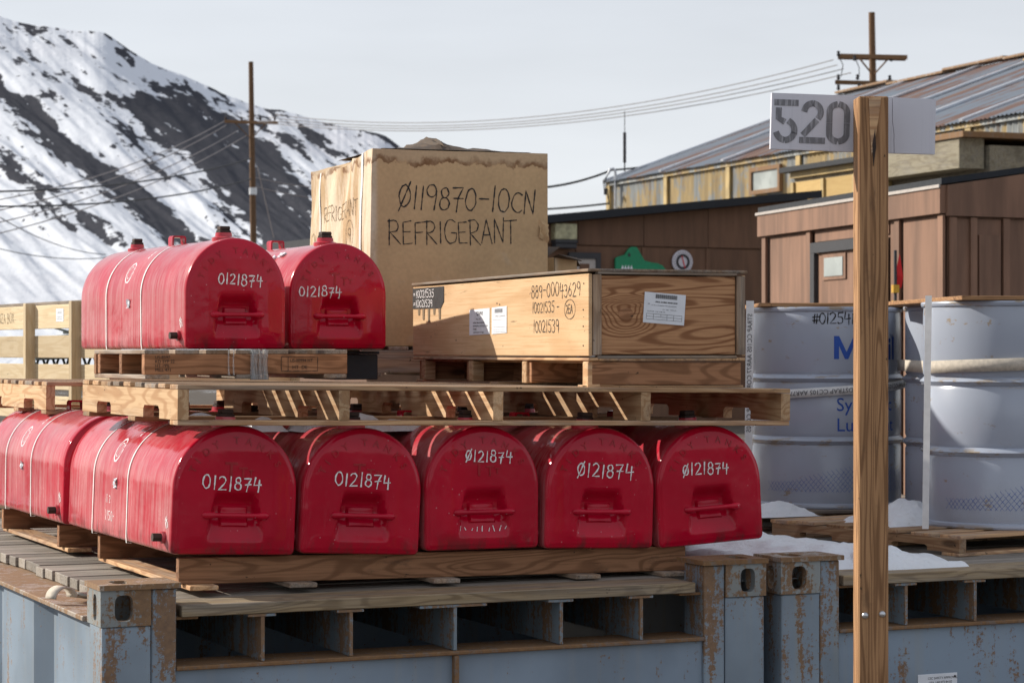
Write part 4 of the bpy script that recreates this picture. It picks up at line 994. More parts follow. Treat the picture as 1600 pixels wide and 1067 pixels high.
    # filler neck and square plug near the front, lug, rear plug
    def neck(y, name, sq=True, s=1.0):
        c = MB().lathe([(.050 * s, -.012), (.050 * s, .006), (.036 * s, .012), (.034 * s, .026), (0, .026)], 28, at=(0, y, TH_)).obj('filler_neck', M['red'], root, smooth=40)
        p = MB(); p.lathe([(.033 * s, .024), (.033 * s, .034), (.030 * s, .036)], 8 if sq else 24, at=(0, y, TH_)); p.cbox(-.022 * s, y - .022 * s, TH_ + .036, .022 * s, y + .022 * s, TH_ + .052, .003)
        p.obj('filler_plug', M['plug'], c, smooth=30)
    neck(.150, 'front'); neck(1.30, 'rear', True, .9)
    lg = MB(); lg.prism([(-.032, 0), (-.032, .034), (-.026, .042), (.026, .042), (.032, .034), (.032, 0), (.025, 0), (.025, .030), (.021, .035), (-.021, .035), (-.025, .030), (-.025, 0)], .71, .765)
    o = lg.obj('lifting_lug', M['red'], root, smooth=40, loc=(0, 0, TH_ - .003))
    # low drain plug on the flank
    dp = MB().tube([(-.214, .075, .052), (-.232, .075, .052)], .021, 20).obj('drain_boss', M['red'], root, smooth=40)
    MB().tube([(-.232, .075, .052), (-.262, .075, .052)], .0155, 6).obj('drain_plug', M['plug'], dp)
    return root
TANK0 = build_tank()
def surf(l, a, off=.0015):
    """point on the left flank / arch of a tank at distance l from the front, arc length a up from the bottom"""
    zc = TH_ - TW / 2; r = TW / 2
    if a < zc: return (-r - off, l, a)
    t = math.pi - (a - zc) / r; return ((r + off) * math.cos(t), l, zc + (r + off) * math.sin(t))
def strap_on(root, l, wid=.012, name='tank_strap'):
    o = outline(-.002); o = o + [o[0]]; mb = MB(); vs = []
    rn = random.Random(int(l * 100)); sl = rn.uniform(-.015, .015)
    for (x, z) in o:
        y = l + sl * z / .4; vs += [(x * 1.008, y, z if z > .01 else -.003), (x * 1.008, y + wid, z if z > .01 else -.003)]
    mb.add(vs, [(2 * i, 2 * i + 1, 2 * i + 3, 2 * i + 2) for i in range(len(o) - 1)]); return mb.obj(name, M['strap'], root, smooth=60, fix=False)
def ring_on(root, l, a, r=.040, half=.005):
    ls = [[(l + r * 1.0 * math.cos(R(t)), a + r * 1.15 * math.sin(R(t))) for t in range(0, 361, 12)]]
    mb = ribbons(MB(), ls, half, lambda x, y: surf(x, y)); ls = [[(l + r * .6 * math.cos(R(t)), a + r * .7 * math.sin(R(t))) for t in range(0, 361, 15)]]
    ribbons(mb, ls, half * .35, lambda x, y: surf(x, y)); return mb.obj('ring_decal', M['decal'], root, fix=False)
def tag_on(root, l, a, sx=.03, sz=.035, seed=1):
    rn = random.Random(seed); pts = []
    for j in range(6):
        for i in range(6):
            p = surf(l + (i / 5 - .5) * sx + rn.uniform(-.003, .003), a + (j / 5 - .5) * sz + rn.uniform(-.003, .003), .002 + rn.uniform(0, .010)); pts.append(p)
    return MB().grid(pts, 6, 6).obj('torn_sticker', M['paper'], root, fix=False)
def sticker_on(root, l, a, sx, sz):
    pts = [surf(l + (i / 4 - .5) * sx, a + (j / 6 - .5) * sz, .0012) for j in range(7) for i in range(5)]
    return MB().grid(pts, 5, 7).obj('pale_sticker', M['decal'], root, fix=False)
def face_fn(x0, z0, rot=0.0):
    c, s = math.cos(rot), math.sin(rot)
    def f(x, y):
        X = x0 + x * c - y * s; Z = z0 + x * s + y * c; return (X, face_depth(X, Z) - .0026, Z)
    return f
def place_tank(s, t, zl, zr, label, group, text=None, tx=(-.10, .24), rot=0, yaw=None, org=None, seed=1, th=.042, first=[True], sx=1.0, extra=False, half=.0028):
    """s: left edge; zl, zr: height of the left and right bottom corner, relative to the camera"""
    o = TANK0 if first[0] else copy_tree(TANK0)
    if first[0]: first[0] = False
    # the shell of a copy carries no additions yet: they are made per tank below
    o.name = 'fuel_tank'
    roll = math.atan2(zl - zr, TW)
    o.rotation_euler = (0, roll, CA if yaw is None else yaw)
    if org is None:
        p = cw(s + TW / 2, t)
        o.location = (p.x, p.y, HC + (zl + zr) / 2)
    else: o.location = org
    o.scale = (sx, 1, 1)
    tag(o, label, 'fuel tank', group)
    return o, text, tx, rot, seed, th, half
tank_notes = []
LOW = 'red tanks in the lower layer'; UP = 'red tanks in the upper layer'; BACK = 'red tanks in the hidden back row'
specs = [
 (.303, .27, -.676, -.694, 'lower red tank at the left end of the front row, long dusty flank showing', '0121874', (-.122, .222), R(-1.5)),
 (.7595, .27, -.688, -.710, 'second lower red tank from the left, bold level white number and dusty letters', '0121874', (-.110, .235), R(-1)),
 (1.222, .27, -.697, -.699, 'middle lower red tank with white number high under the arch and white dashes below', 'Ø121874', (-.075, .315), R(-3)),
 (1.681, .27, -.7035, -.7175, 'fourth lower red tank from the left with large white slashed-zero number', 'Ø121874', (-.105, .262), R(-2)),
 (2.147, .27, -.7195, -.696, 'rightmost lower red tank beside the gray drums, tilted up at its right', 'Ø121874', (-.118, .262), R(-1)),
]
place_list = []
for i, (s, t, zl, zr, lab, tx, pos, rt) in enumerate(specs): place_list.append(place_tank(s, t, zl, zr, lab, LOW, tx, pos, rt, seed=20 + i * 3, th=(.046, .044, .040, .050, .042)[i]))
backlab = ['red tank at the far left behind the left-end lower tank, flank showing', 'red tank in the back row behind the second lower tank', 'red tank in the back row behind the middle lower tank', 'red tank in the back row behind the fourth lower tank', 'red tank in the back row behind the rightmost lower tank']
for i in range(5): place_list.append(place_tank(.29 + i * .46, 1.765, -.676 - .007 * i, -.684 - .007 * i, backlab[i], BACK))
yU = R(26.3)
def place_u(k, D, zb):  # front-left bottom corner at direction k, distance D
    w = TW * .95; return (k * D + math.cos(yU) * w / 2, D + math.sin(yU) * w / 2, HC + zb)
place_list.append(place_tank(0, 0, .0, .0, 'upper left red tank with long dusty flank and two white straps', UP, '0121874', (-.085, .255), R(-3), yaw=yU, org=place_u(kx(290), 9.12, .0125), seed=51, sx=.95))
place_list.append(place_tank(0, 0, .0, .0, 'upper right red tank set back beside the big cardboard box', UP, '0121874', (-.180, .215), R(-.5), yaw=yU, org=place_u(kx(455), 9.56, .013), seed=58, sx=.985, th=.040))
T = [p[0] for p in place_list]
for (o, text, tx, rot, seed, th_, half) in place_list:
    if text: handwriting(o, [text], th_, half, face_fn(tx[0], tx[1], rot), 'white_ink', seed=seed, wob=.06, gap=.14 if '8 7' not in text else .1)
for idx in (0, 5, 10):
    strap_on(T[idx], .56); strap_on(T[idx], 1.06); ring_on(T[idx], .80, .325); tag_on(T[idx], .74, .20 if idx != 10 else .19, seed=idx + 2); sticker_on(T[idx], .70, .42, .05, .06)
    m = ribbons(MB(), [[(.055, .085), (.065, .10), (.05, .115)], [(.04, .09), (.045, .105)], [(.07, .11), (.06, .122)]], .004, lambda x, y: surf(x, y)); m.obj('sealant_smear', M['white_ink'], T[idx], fix=False)
tag_on(T[11], .30, .42, .05, .03, 5); tag_on(T[11], .37, .40, .03, .03, 6)
def flankfn(l0, a0): return lambda x, y: surf(l0 - x, a0 + y)
handwriting(T[0], ['11 2'], .028, .0020, flankfn(.88, .125), 'white_ink', seed=3); handwriting(T[0], ['1150-2002'], .036, .0022, flankfn(.88, .060), 'white_ink', seed=5, slant=-.1, sx=1.15)
m = MB()
rn = random.Random(5)
dl = [[(-.09 + i * .022 + rn.uniform(-.003, .003), .068 + rn.uniform(-.004, .004)), (-.086 + i * .022 + rn.uniform(-.006, .004), .078 + rn.uniform(-.003, .006))] for i in range(9)]
ribbons(m, dl, .0017, face_fn(0, 0)); m.obj('paint_dashes', M['white_ink'], T[2], fix=False)

# icicles under the left upper tank
for i, (dx, l) in enumerate([(.352, .56), (.362, .59), (.372, .58), (.382, .60), (.395, .60), (.405, .59), (.30, .5), (.32, .52)]):
    d_ = (.425, .432, .441, .458, .472, .481)[i] if i < 6 else dx + .03
    q = Vector((kx(226) * 8.78 + math.cos(yU) * d_ + .004, 8.78 + math.sin(yU) * d_ - .010 - .003 * (i % 2), HC + .012))
    hgt = .118 if i < 6 else .10; rr = .0075 if i < 6 else .003
    tag(MB().tube([q, q - Vector((0.002, 0, hgt * .5)), q - Vector((0, 0, hgt))], [rr, rr * .8, rr * 1.3], 8).obj('icicle', M['ice'], smooth=60),
        [['leftmost', 'second from left', 'third from left', 'third from right', 'second from right', 'rightmost'][i] + ' thick clear icicle in the cluster below the upper left red tank', ''][0] if i < 6 else ['farthest left', 'inner'][i - 6] + ' hair-thin icicle left of the cluster below the upper left red tank', 'icicle', 'icicles below the upper left tank')

# ------------------------------------------------------------------ pallets
def notched(L, H, T_, mat, notches=True):
    key = ('notch', L, H, T_, mat, notches)
    if key not in _bc:
        a = L / 2; p = [(-a, 0)]
        if notches:
            for c in (-.25 * L, .25 * L):
                w = .105; p += [(c - w, 0), (c - w, H * .30), (c - w + .015, H * .42), (c + w - .015, H * .42), (c + w, H * .30), (c + w, 0)]
        p += [(a, 0), (a, H), (-a, H)]
        _bc[key] = MB().prism(p, -T_ / 2, T_ / 2).mesh('stringer', M[mat])
    return _bc[key]
def stringer(th, mesh, loc, rot):
    o = bpy.data.objects.new('stringer', mesh); COL.objects.link(o); o.parent = th; o.location = loc; o.rotation_euler = rot
def pallet(name, label, group, loc, rot, Ls, Wt, strs, mats, H=.138, nb=9, bottoms=(.05, .60, 1.27), notch=True, front_mat=None, seed=1, lead=.09):
    """stringers run along local y (depth Wt) at x positions strs; deck boards run along x, length Ls"""
    rn = random.Random(seed); th = thing(name, label, 'pallet', loc, rot, group)
    hs = H - .018 * 2 - .001
    for i, x in enumerate(strs):
        stringer(th, notched(Wt, hs, .038, mats[0], notch), (x, Wt / 2, .0185), (0, 0, math.pi / 2 + rn.uniform(-.004, .004)))
    for j in range(nb):
        w = (.098, .088, .14, .09)[j % 4]
        y = .05 + (Wt - .1) * j / (nb - 1)
        board(th, 'deck_board', Ls, w if 0 < j < nb - 1 else .098, .017, (Ls / 2, y, H - .0095), (0, rn.uniform(-.001, .001), rn.uniform(-.004, .004)), mats[1] if j == 0 else rn.choice(mats[1:]))
    for y in bottoms:
        board(th, 'bottom_board', Ls, .098, .017, (Ls / 2, y, .009), (0, 0, rn.uniform(-.003, .003)), mats[1])
    return th
tilt = math.atan2(.030, 2.34)
p = cw(.31, .2); pallet('wide_pallet', 'wide pale pallet on top of the front row of red tanks, under the crate', 'wide pallets laid over the lower tanks', (p.x, p.y, HC - .244), (0, tilt, CA), 2.345, 1.33,
    [.019, .585, 1.160, 1.742, 2.326], ('pine', 'pallet', 'pallet', 'pine_gray'), seed=3)
p = cw(.38, 2.45); pallet('wide_pallet', 'wide pallet on the back row of tanks, its end showing at far left', 'wide pallets laid over the lower tanks', (p.x, p.y, HC - .262), (0, tilt, CA), 2.345, 1.33,
    [.019, .585, 1.160, 1.742, 2.326], ('pine', 'pallet', 'pallet', 'pine_gray'), seed=8)
# pallets under the upper tanks (stringers run across)
def cross_pallet(label, loc, rot, L, W, H, ys, seed, nb=7, mats=('skid', 'pine_gray', 'pine_gray')):  # darker default wood: shade under the tanks put into the colour
    rn = random.Random(seed); th = thing('pallet', label, 'pallet', loc, rot, 'small pallets in the upper layer')
    hs = H - .036
    for y in ys: board(th, 'stringer', L, .038, hs, (L / 2, y, H / 2), (0, 0, 0), mats[0])
    for j in range(nb):
        x = .05 + (L - .1) * j / (nb - 1); board(th, 'deck_board', W, .095, .017, (x, W / 2, H - .0092), (0, 0, math.pi / 2 + rn.uniform(-.01, .01)), mats[1] if j else mats[2])
    for x in (.05, L / 2, L - .05): board(th, 'bottom_board', W, .095, .017, (x, W / 2, .0092), (0, 0, math.pi / 2), mats[1])
    return th
D = 8.78; cross_pallet('small brown pallet with printed stamps under the front of the upper red tanks', (kx(226) * D, D, HC - .103), (0, 0, yU), .82, .62, .113, (.019, .31, .601), 4)
U1 = bpy.data.objects['pallet']
mb = MB(); fn = lambda x, y: (.04 + x, -.0016, .030 + y)
for i, tline in enumerate(('US-8597', 'KD SYP 22', 'HT 19%', 'MILL 471')): print_on(mb, tline, .017, .0, .048 - i * .016, fn)
fn2 = lambda x, y: (.545 + x, -.0016, .030 + y)
print_on(mb, 'US-00994 HT', .017, .035, .035, fn2); print_on(mb, 'HT  DE', .02, .045, .008, fn2)
ribbons(mb, [[(0, 0), (.15, 0), (.15, .055), (0, .055), (0, 0)], [(.028, 0), (.028, .055)]], .0012, fn2)
U1s = [c for c in U1.children if c.name.startswith('stringer')][0]
st = mb.obj('stamp_print', M['black_ink'], U1, fix=False)
q = cw(.95, 2.50); cross_pallet('small pallet holding the rear of the upper red tanks', (q.x - .18, q.y, HC - .117), (0, 0, yU), .9, .6, .127, (.019, .31, .58), 5)
p = Vector((-.627, 10.55)); a = R(20)
cross_pallet('gray weathered pallet under the big cardboard box', (p.x - .05, p.y - .03, HC - .112), (0, 0, a), .95, 1.05, .138, (.019, .50, 1.03), 6, nb=8, mats=('pine_gray', 'pine_gray', 'pine_gray'))
# dark crate in the shadow between the upper tanks and the box
q = pw(522, 595, 9.75); bb = thing('black_box', 'low black painted wooden box in shadow beside the cardboard box', 'box', (q.x, q.y, HC - .115), R(20))
MB().cbox(0, 0, 0, .19, .5, .105, .003).obj('box_body', M['blackbox'], bb); MB().cbox(-.006, -.006, .106, .196, .506, .118, .003).obj('box_lid', M['blackbox'], bb)

# skids under the lower tanks
def skid(label, s, t, zl, seed, L=1.93):
    th = thing('skid', label, 'skid', tuple(cw(s, t, cz(zl))), (0, math.atan2(.024, 1.9), CA), 'timber skids under the lower tanks')
    for y in (.02, 1.10): board(th, 'runner', L, .038, .089, (L / 2, y, .0445), (0, 0, 0), 'skid')
    board(th, 'under_board', 1.25, .10, .016, (.02 + .05, .56, -.008), (0, 0, math.pi / 2), 'pallet')
    for x in (.42, .95, 1.5, 1.85): board(th, 'under_board', 1.25, .10, .016, (x, .56, -.008), (0, 0, math.pi / 2), 'pine_gray')
    board(th, 'top_board', .34, .10, .016, (1.80, .019, .0975 - .016), (0, 0, 0), 'pine_gray') if False else None
skid('brown timber skid under the front row of red tanks', .345, .31, -.782, 1)
skid('brown timber skid under the back row of red tanks, ends showing at left', .335, 2.02, -.786, 2)

# ------------------------------------------------------------------ plywood crate with its pallet
def build_crate():
    a = math.atan2(.3616, .932); L, W, H = 1.97, .631, .322
    th = thing('plywood_crate', 'long plywood crate with shipping labels and handwritten numbers', 'crate', (kx(920) * 8.45, 8.45, HC - .0265), a)
    board(th, 'side_panel', L, H - .024, .014, (.007, L / 2, H / 2), (R(90), 0, R(90)), 'ply')
    board(th, 'side_panel', L, H - .024, .014, (W - .007, L / 2, H / 2), (R(90), 0, R(90)), 'ply')
    board(th, 'end_panel', W - .075, H - .036, .012, (W / 2, .014, H / 2), (R(90), 0, 0), 'ply_dark')
    board(th, 'end_panel', W - .03, H - .03, .012, (W / 2, L - .02, H / 2), (R(90), 0, 0), 'ply_dark')
    for x in (.0155 + .018, W - .018): board(th, 'corner_batten', H - .03, .034, .034, (x, .015, H / 2), (0, R(90), 0), 'pine_gray')
    for z in (.008, H - .008): board(th, 'edge_batten', W - .07, .03, .012, (W / 2, .012, z), (0, 0, 0), 'pine_gray')
    board(th, 'lid', L + .01, W + .012, .011, (W / 2, L / 2 - .002, H + .0005), (0, 0, R(90)), 'pine_gray'); board(th, 'floor_panel', L, W, .011, (W / 2, L / 2, .0), (0, 0, R(90)), 'pallet')
    left = lambda y0, z0: (lambda x, y: (-.0012, y0 - x, z0 + y)); front = lambda x0, z0, r=0: (lambda x, y: (x0 + x * math.cos(r) - y * math.sin(r), .0065, z0 + x * math.sin(r) + y * math.cos(r)))
    handwriting(th, ['889-00043629'], .050, .0022, left(.56, .232), 'black_ink', seed=9, gap=.10, wob=.08, sx=1.15)
    handwriting(th, ['10021535 -'], .040, .0020, left(.55, .175), 'black_ink', seed=14, gap=.10, sx=1.1)
    handwriting(th, ['10021539'], .046, .0022, left(.54, .100), 'black_ink', seed=19, gap=.10, sx=1.1)
    handwriting(th, ['2EA'], .034, .0020, left(.215, .168), 'black_ink', seed=22, gap=.03)
    m = ribbons(MB(), [arc(.038, .016, .052, .036, 0, 365, 30)], .0016, left(.215, .168)); m.obj('ink_circle', M['black_ink'], th, fix=False)
    # papers stapled to the long side
    def paper(y0, z0, w, h, lines):
        p = MB().add([(-.0022, y0, z0), (-.0022, y0 - w, z0 + .004), (-.0022, y0 - w, z0 + h + .004), (-.0022, y0, z0 + h)], [(0, 1, 2, 3)]).obj('shipping_label', M['paper'], th, fix=False)
        mb = MB(); f = lambda x, y: (-.0030, y0 - x, z0 + y)
        for t_, sz, x, y in lines: print_on(mb, t_, sz, x, y, f, sx=1.5)
        return p, mb, f
    p_, mb, f = paper(1.245, .095, .235, .104, [('DWI', .024, .085, .080), ('FULL IM', .010, .08, .062), ('APEX DRAWWORK', .010, .045, .047), ('MCMURDO STA BOX 206', .010, .045, .034), ('4-0402', .010, .045, .021), ('CRATE 001 M 1020', .010, .045, .008)])
    mb.obj('label_print', M['black_ink'], p_, fix=False)
    p_, mb, f = paper(.985, .098, .165, .106, [('APEX OGRIMMET', .010, .04, .068)])
    for i in range(18): ribbons(mb, [[(.035 + i * .005, .085), (.035 + i * .005, .10)]], .0011 if i % 3 else .0018, f, 0)
    ribbons(mb, [[(.01, .057), (.155, .057)], [(.01, .028), (.155, .028)], [(.01, .018), (.155, .018)], [(.01, .008), (.155, .008)]], .0006, f, 0); mb.obj('label_print', M['gray_ink'], p_, fix=False)
    # black painted patch with white numbers at the far end
    p_ = MB().add([(-.0022, L - .002, .215), (-.0022, 1.60, .212), (-.0022, 1.56, .24), (-.0022, 1.56, .305), (-.0022, L - .002, .305)], [(0, 1, 2, 3, 4)]).obj('black_patch', M['black_ink'], th, fix=False)
    drip = MB()
    for yy, l in ((1.9, .03), (1.84, .05), (1.77, .06), (1.70, .03), (1.63, .05)): drip.add([(-.0021, yy, .216), (-.0021, yy - .03, .216), (-.0021, yy - .026, .216 - l), (-.0021, yy - .006, .216 - l)], [(0, 1, 2, 3)])
    drip.obj('paint_drips', M['faint_ink'], th, fix=False)
    fw = lambda z0: (lambda x, y: (-.0030, 1.955 - x * 1.5, z0 + y))
    handwriting(th, ['=10021535'], .034, .0018, fw(.262), 'white_ink', seed=31, gap=.06); handwriting(th, ['=10021539'], .030, .0018, fw(.222), 'white_ink', seed=37, gap=.08)
    # knot and label on the figured end panel
    k = MB().lathe([(0, 0), (.022, 0), (.024, .002)], 24).obj('knot', M['skid'], th, loc=(.150, .0085, .165), rot=(R(90), 0, 0)); k.scale = (1.25, .9, 1)
    rt = R(-4); f = front(.217, .135, rt)
    p_ = MB().add([f(0, 0), f(.166, 0), f(.166, .112), f(0, .112)], [(0, 1, 2, 3)]).obj('shipping_label', M['paper'], th, fix=False)
    g = lambda x, y: (lambda q: (q[0], .0055, q[2]))(f(x, y)); mb = MB()
    for i in range(34): ribbons(mb, [[(.045 + i * .0026, .092), (.045 + i * .0026, .106)]], (.0005, .0009, .0007)[i % 3], g, 0)
    print_on(mb, 'SPRUL 20 MMX 40X00120.00', .0072, .045, .076, g, .0002); print_on(mb, 'XY 123  A STANDARD ITEM AND PACKING', .0052, .03, .064, g); print_on(mb, '180', .006, .014, .068, g); print_on(mb, 'QTY  NSN    TARE  UN', .0055, .075, .050, g); print_on(mb, 'ROUTE 200   12.40  CUBE 7.00', .0055, .014, .041, g)
    ribbons(mb, [[(.012, .034), (.155, .034)], [(.012, .024), (.155, .024)], [(.012, .014), (.155, .014)], [(.012, .014), (.012, .034)], [(.04, .014), (.04, .034)], [(.07, .024), (.07, .034)], [(.095, .014), (.095, .034)], [(.122, .014), (.122, .034)], [(.155, .014), (.155, .034)]], .0005, g, 0)
    mb.obj('label_print', M['black_ink'], p_, fix=False)
    for (y, z) in ((.045, .275), (.05, .18), (.05, .12), (.05, .05), (.9, .215), (.93, .22)): MB().tube([(-.002, y, z), (.0, y, z)], .003, 8).obj('nail_head', M['plug'], th)
    # its pallet: runners across the width, deck closed by the crate floor
    pt = thing('crate_pallet', 'short block pallet directly under the long plywood crate', 'pallet', (kx(920) * 8.45, 8.45, HC - .1285), (0, tilt * .5, a))
    for y in (.03, .62, 1.30, 1.90): board(pt, 'runner', W - .03, .046, .082, (W / 2 + .0, y, .052), (0, 0, 0), 'skid')
    MB().cbox(.0, .008, .0, .05, .06, .094, .003).obj('corner_block', M['pine'], pt)
    for x, yv in ((.03, .0),): 
        for y in (.60, 1.20, 1.80): board(pt, 'side_block', .05, .05, .084, (.03, y + .05, .051), (0, 0, 0), 'pine')
    board(pt, 'inner_runner', 1.8, .03, .080, (.22, .98, .052), (0, 0, R(90)), 'skid')
    board(pt, 'top_board', 1.9, .1, .012, (.09, .97, .0935), (0, 0, R(90)), 'pallet')
    for y in (.06, .97, 1.88): board(pt, 'bottom_board', W, .09, .009, (W / 2, y, .005), (0, 0, 0), 'pallet')
build_crate()

# ------------------------------------------------------------------ big cardboard box
def build_box():
    a = R(20); W, L, H = .842, 1.05, .888
    th = thing('cardboard_box', 'large water-stained brown cardboard box with black handwriting', 'cardboard box', (kx(583) * 10.55, 10.55, HC + .029), a)
    n = 42
    def P(x, y, z):                       # crushed upper left edge, gentle bowing
        fx = sm(.12, .0, x); fy = sm(.10, .55, y); top = sm(.45, 1.0, z / H)
        dz = -.030 * fx * fy * top - .022 * fx * sm(.06, .3, y) * top * abs(math.sin(y * 9))
        bow = (.012 + .010 * float(fbm(x * 5, z * 5, 3, 31) - .4)) * math.sin(math.pi * x / W) * math.sin(math.pi * z / H)
        crumple = .012 * float(fbm(y * 8, z * 4, 3, 4) - .45) * fx + .010 * fx * top * math.sin(y * 23 + z * 9) * sm(.12, .4, y)
        return (x + (-crumple if x < .1 else 0) - .012 * fx * math.sin(math.pi * z / H), y - (bow if y < .02 else 0), z + dz + .006 * float(fbm(x * 6, y * 6, 2, 9) - .4) * (1 if z > H - .01 else 0))
    mb = MB()
    mb.grid([P(W * i / n, 0, H * j / n) for j in range(n + 1) for i in range(n + 1)], n + 1, n + 1)
    mb.grid([P(W, L * i / n, H * j / n) for j in range(n + 1) for i in range(n + 1)], n + 1, n + 1)
    mb.grid([P(W * i / n, L, H * j / n) for j in range(n + 1) for i in range(n + 1)], n + 1, n + 1)
    mb.grid([P(0, L * i / n, H * j / n) for j in range(n + 1) for i in range(n + 1)], n + 1, n + 1)
    mb.grid([P(W * i / n, L * j / n, H) for j in range(n + 1) for i in range(n + 1)], n + 1, n + 1)
    mb.obj('carton_shell', M['cardboard'], th, smooth=40, fix=False)
    def f(x0, z0, r=0.0):
        c, s = math.cos(r), math.sin(r); return lambda x, y: (lambda X, Z: (P(X, 0, Z)[0], P(X, 0, Z)[1] - .0015, Z))(x0 + x * c - y * s, z0 + x * s + y * c)
    handwriting(th, ['Ø119870-10CN'], .112, .0036, f(.115, .622, R(-1.5)), 'black_ink', seed=61, gap=.05, wob=.06, slant=.05, sx=.86)
    handwriting(th, ['REFRIGERANT'], .112, .0030, f(.072, .452, R(1.5)), 'black_ink', seed=74, gap=.02, wob=.05, sx=.82)
    g = lambda y0, z0: (lambda x, y: (P(0, y0 - x, z0 + y)[0] - .0022, y0 - x, P(0, y0 - x, z0 + y)[2]))
    handwriting(th, ['REFRIGERANT'], .085, .0026, g(.80, .610), 'faint_ink', seed=80, gap=.0); handwriting(th, ['24-11001'], .085, .0026, g(1.0, .470), 'faint_ink', seed=84, gap=.02); handwriting(th, ['9'], .07, .0026, g(.36, .485), 'faint_ink', seed=88)
    m = ribbons(MB(), [arc(.02, .03, .05, .075, 0, 365, 30)], .0022, g(.36, .485)); m.obj('ink_circle', M['faint_ink'], th, fix=False)
    for y0, w in ((.165, .030), (.86, .018)):
        pts = []
        for i in range(n + 1): 
            z = H * i / n; q = P(0, y0, z); pts += [(q[0] - .0035, y0 - w / 2, q[2] + .002), (q[0] - .0035, y0 + w / 2, q[2] + .002)]
        for i in range(1, 8):
            x = W * i / 7; q = P(x, y0, H); pts += [(q[0], y0 - w / 2, q[2] + .004), (q[0], y0 + w / 2, q[2] + .004)]
        MB().grid(pts, 2, len(pts) // 2).obj('packing_strap', M['strap'], th, smooth=60, fix=False)
    # torn corner flap on the right edge
    rn = random.Random(4); pts = []
    for j in range(7):
        for i in range(5): pts.append((W - .045 + .012 * i + rn.uniform(-.004, .004), -.004 - .008 * math.sin(i * 1.7 + j) - (.006 if 0 < j < 6 else 0), .50 + j * .014 - .006 * i))
    MB().grid(pts, 5, 7).obj('torn_corner', M['cardboard'], th, smooth=60, fix=False)
    # ragged dark wrap lying on the lid
    tw = thing('torn_wrap', 'crumpled dark brown torn wrapping lying on top of the cardboard box', 'torn wrapping', th.location + Vector((.0, .0, H)), a)
    nn = 60; pts = []
    for j in range(14):
        for i in range(nn + 1):
            x = .06 + .72 * i / nn; y = .05 + .75 * j / 13; e = max(0, math.sin(math.pi * i / nn)) ** .8 * max(0, math.sin(math.pi * j / 13)) ** .6
            z = .008 + e * (.028 * float(fbm(x * 14, y * 9, 4, 6)) + .050 * math.exp(-((x - .36) / .05) ** 2) * float(.25 + 1.1 * vnoise(x * 75, y * 12, 3)) + .010 + .020 * float(vnoise(x * 34, y * 5, 7)))
            pts.append((x, y, z))
    MB().grid(pts, nn + 1, 14).obj('wrap_sheet', M['torn'], tw, smooth=30, fix=False)
    # small open carton right of it
    q = pw(866, 425, 11.0)
    c = thing('open_carton', 'small torn open carton with stained flaps between the big box and brown shed', 'carton', (q.x, q.y, HC - .11), R(20))
    Hc = .555
    m = MB().box(0, 0, 0, .115, .3, .004); m.box(0, 0, 0, .115, .004, Hc).box(.111, 0, 0, .115, .3, Hc - .01).box(0, .296, 0, .115, .3, Hc).box(0, 0, 0, .004, .3, Hc); m.obj('carton_body', M['torn_card'] if 'torn_card' in M else M['cardboard'], c)
    for (v) in ([(-.01, 0, Hc), (.115, 0, Hc - .004), (.12, -.05, Hc - .02), (.0, -.06, Hc + .01)], [(0, .1, Hc), (.0, .3, Hc), (.08, .28, Hc + .06), (.06, .08, Hc + .05)], [(.11, 0, Hc), (.11, .3, Hc), (.12, .3, Hc - .05), (.13, .0, Hc - .04)]):
        MB().add(v + [(x, y, z + .003) for x, y, z in v], [(0, 1, 2, 3), (7, 6, 5, 4), (0, 4, 5, 1), (1, 5, 6, 2), (2, 6, 7, 3), (3, 7, 4, 0)]).obj('flap', M['torn'], c)
build_box()

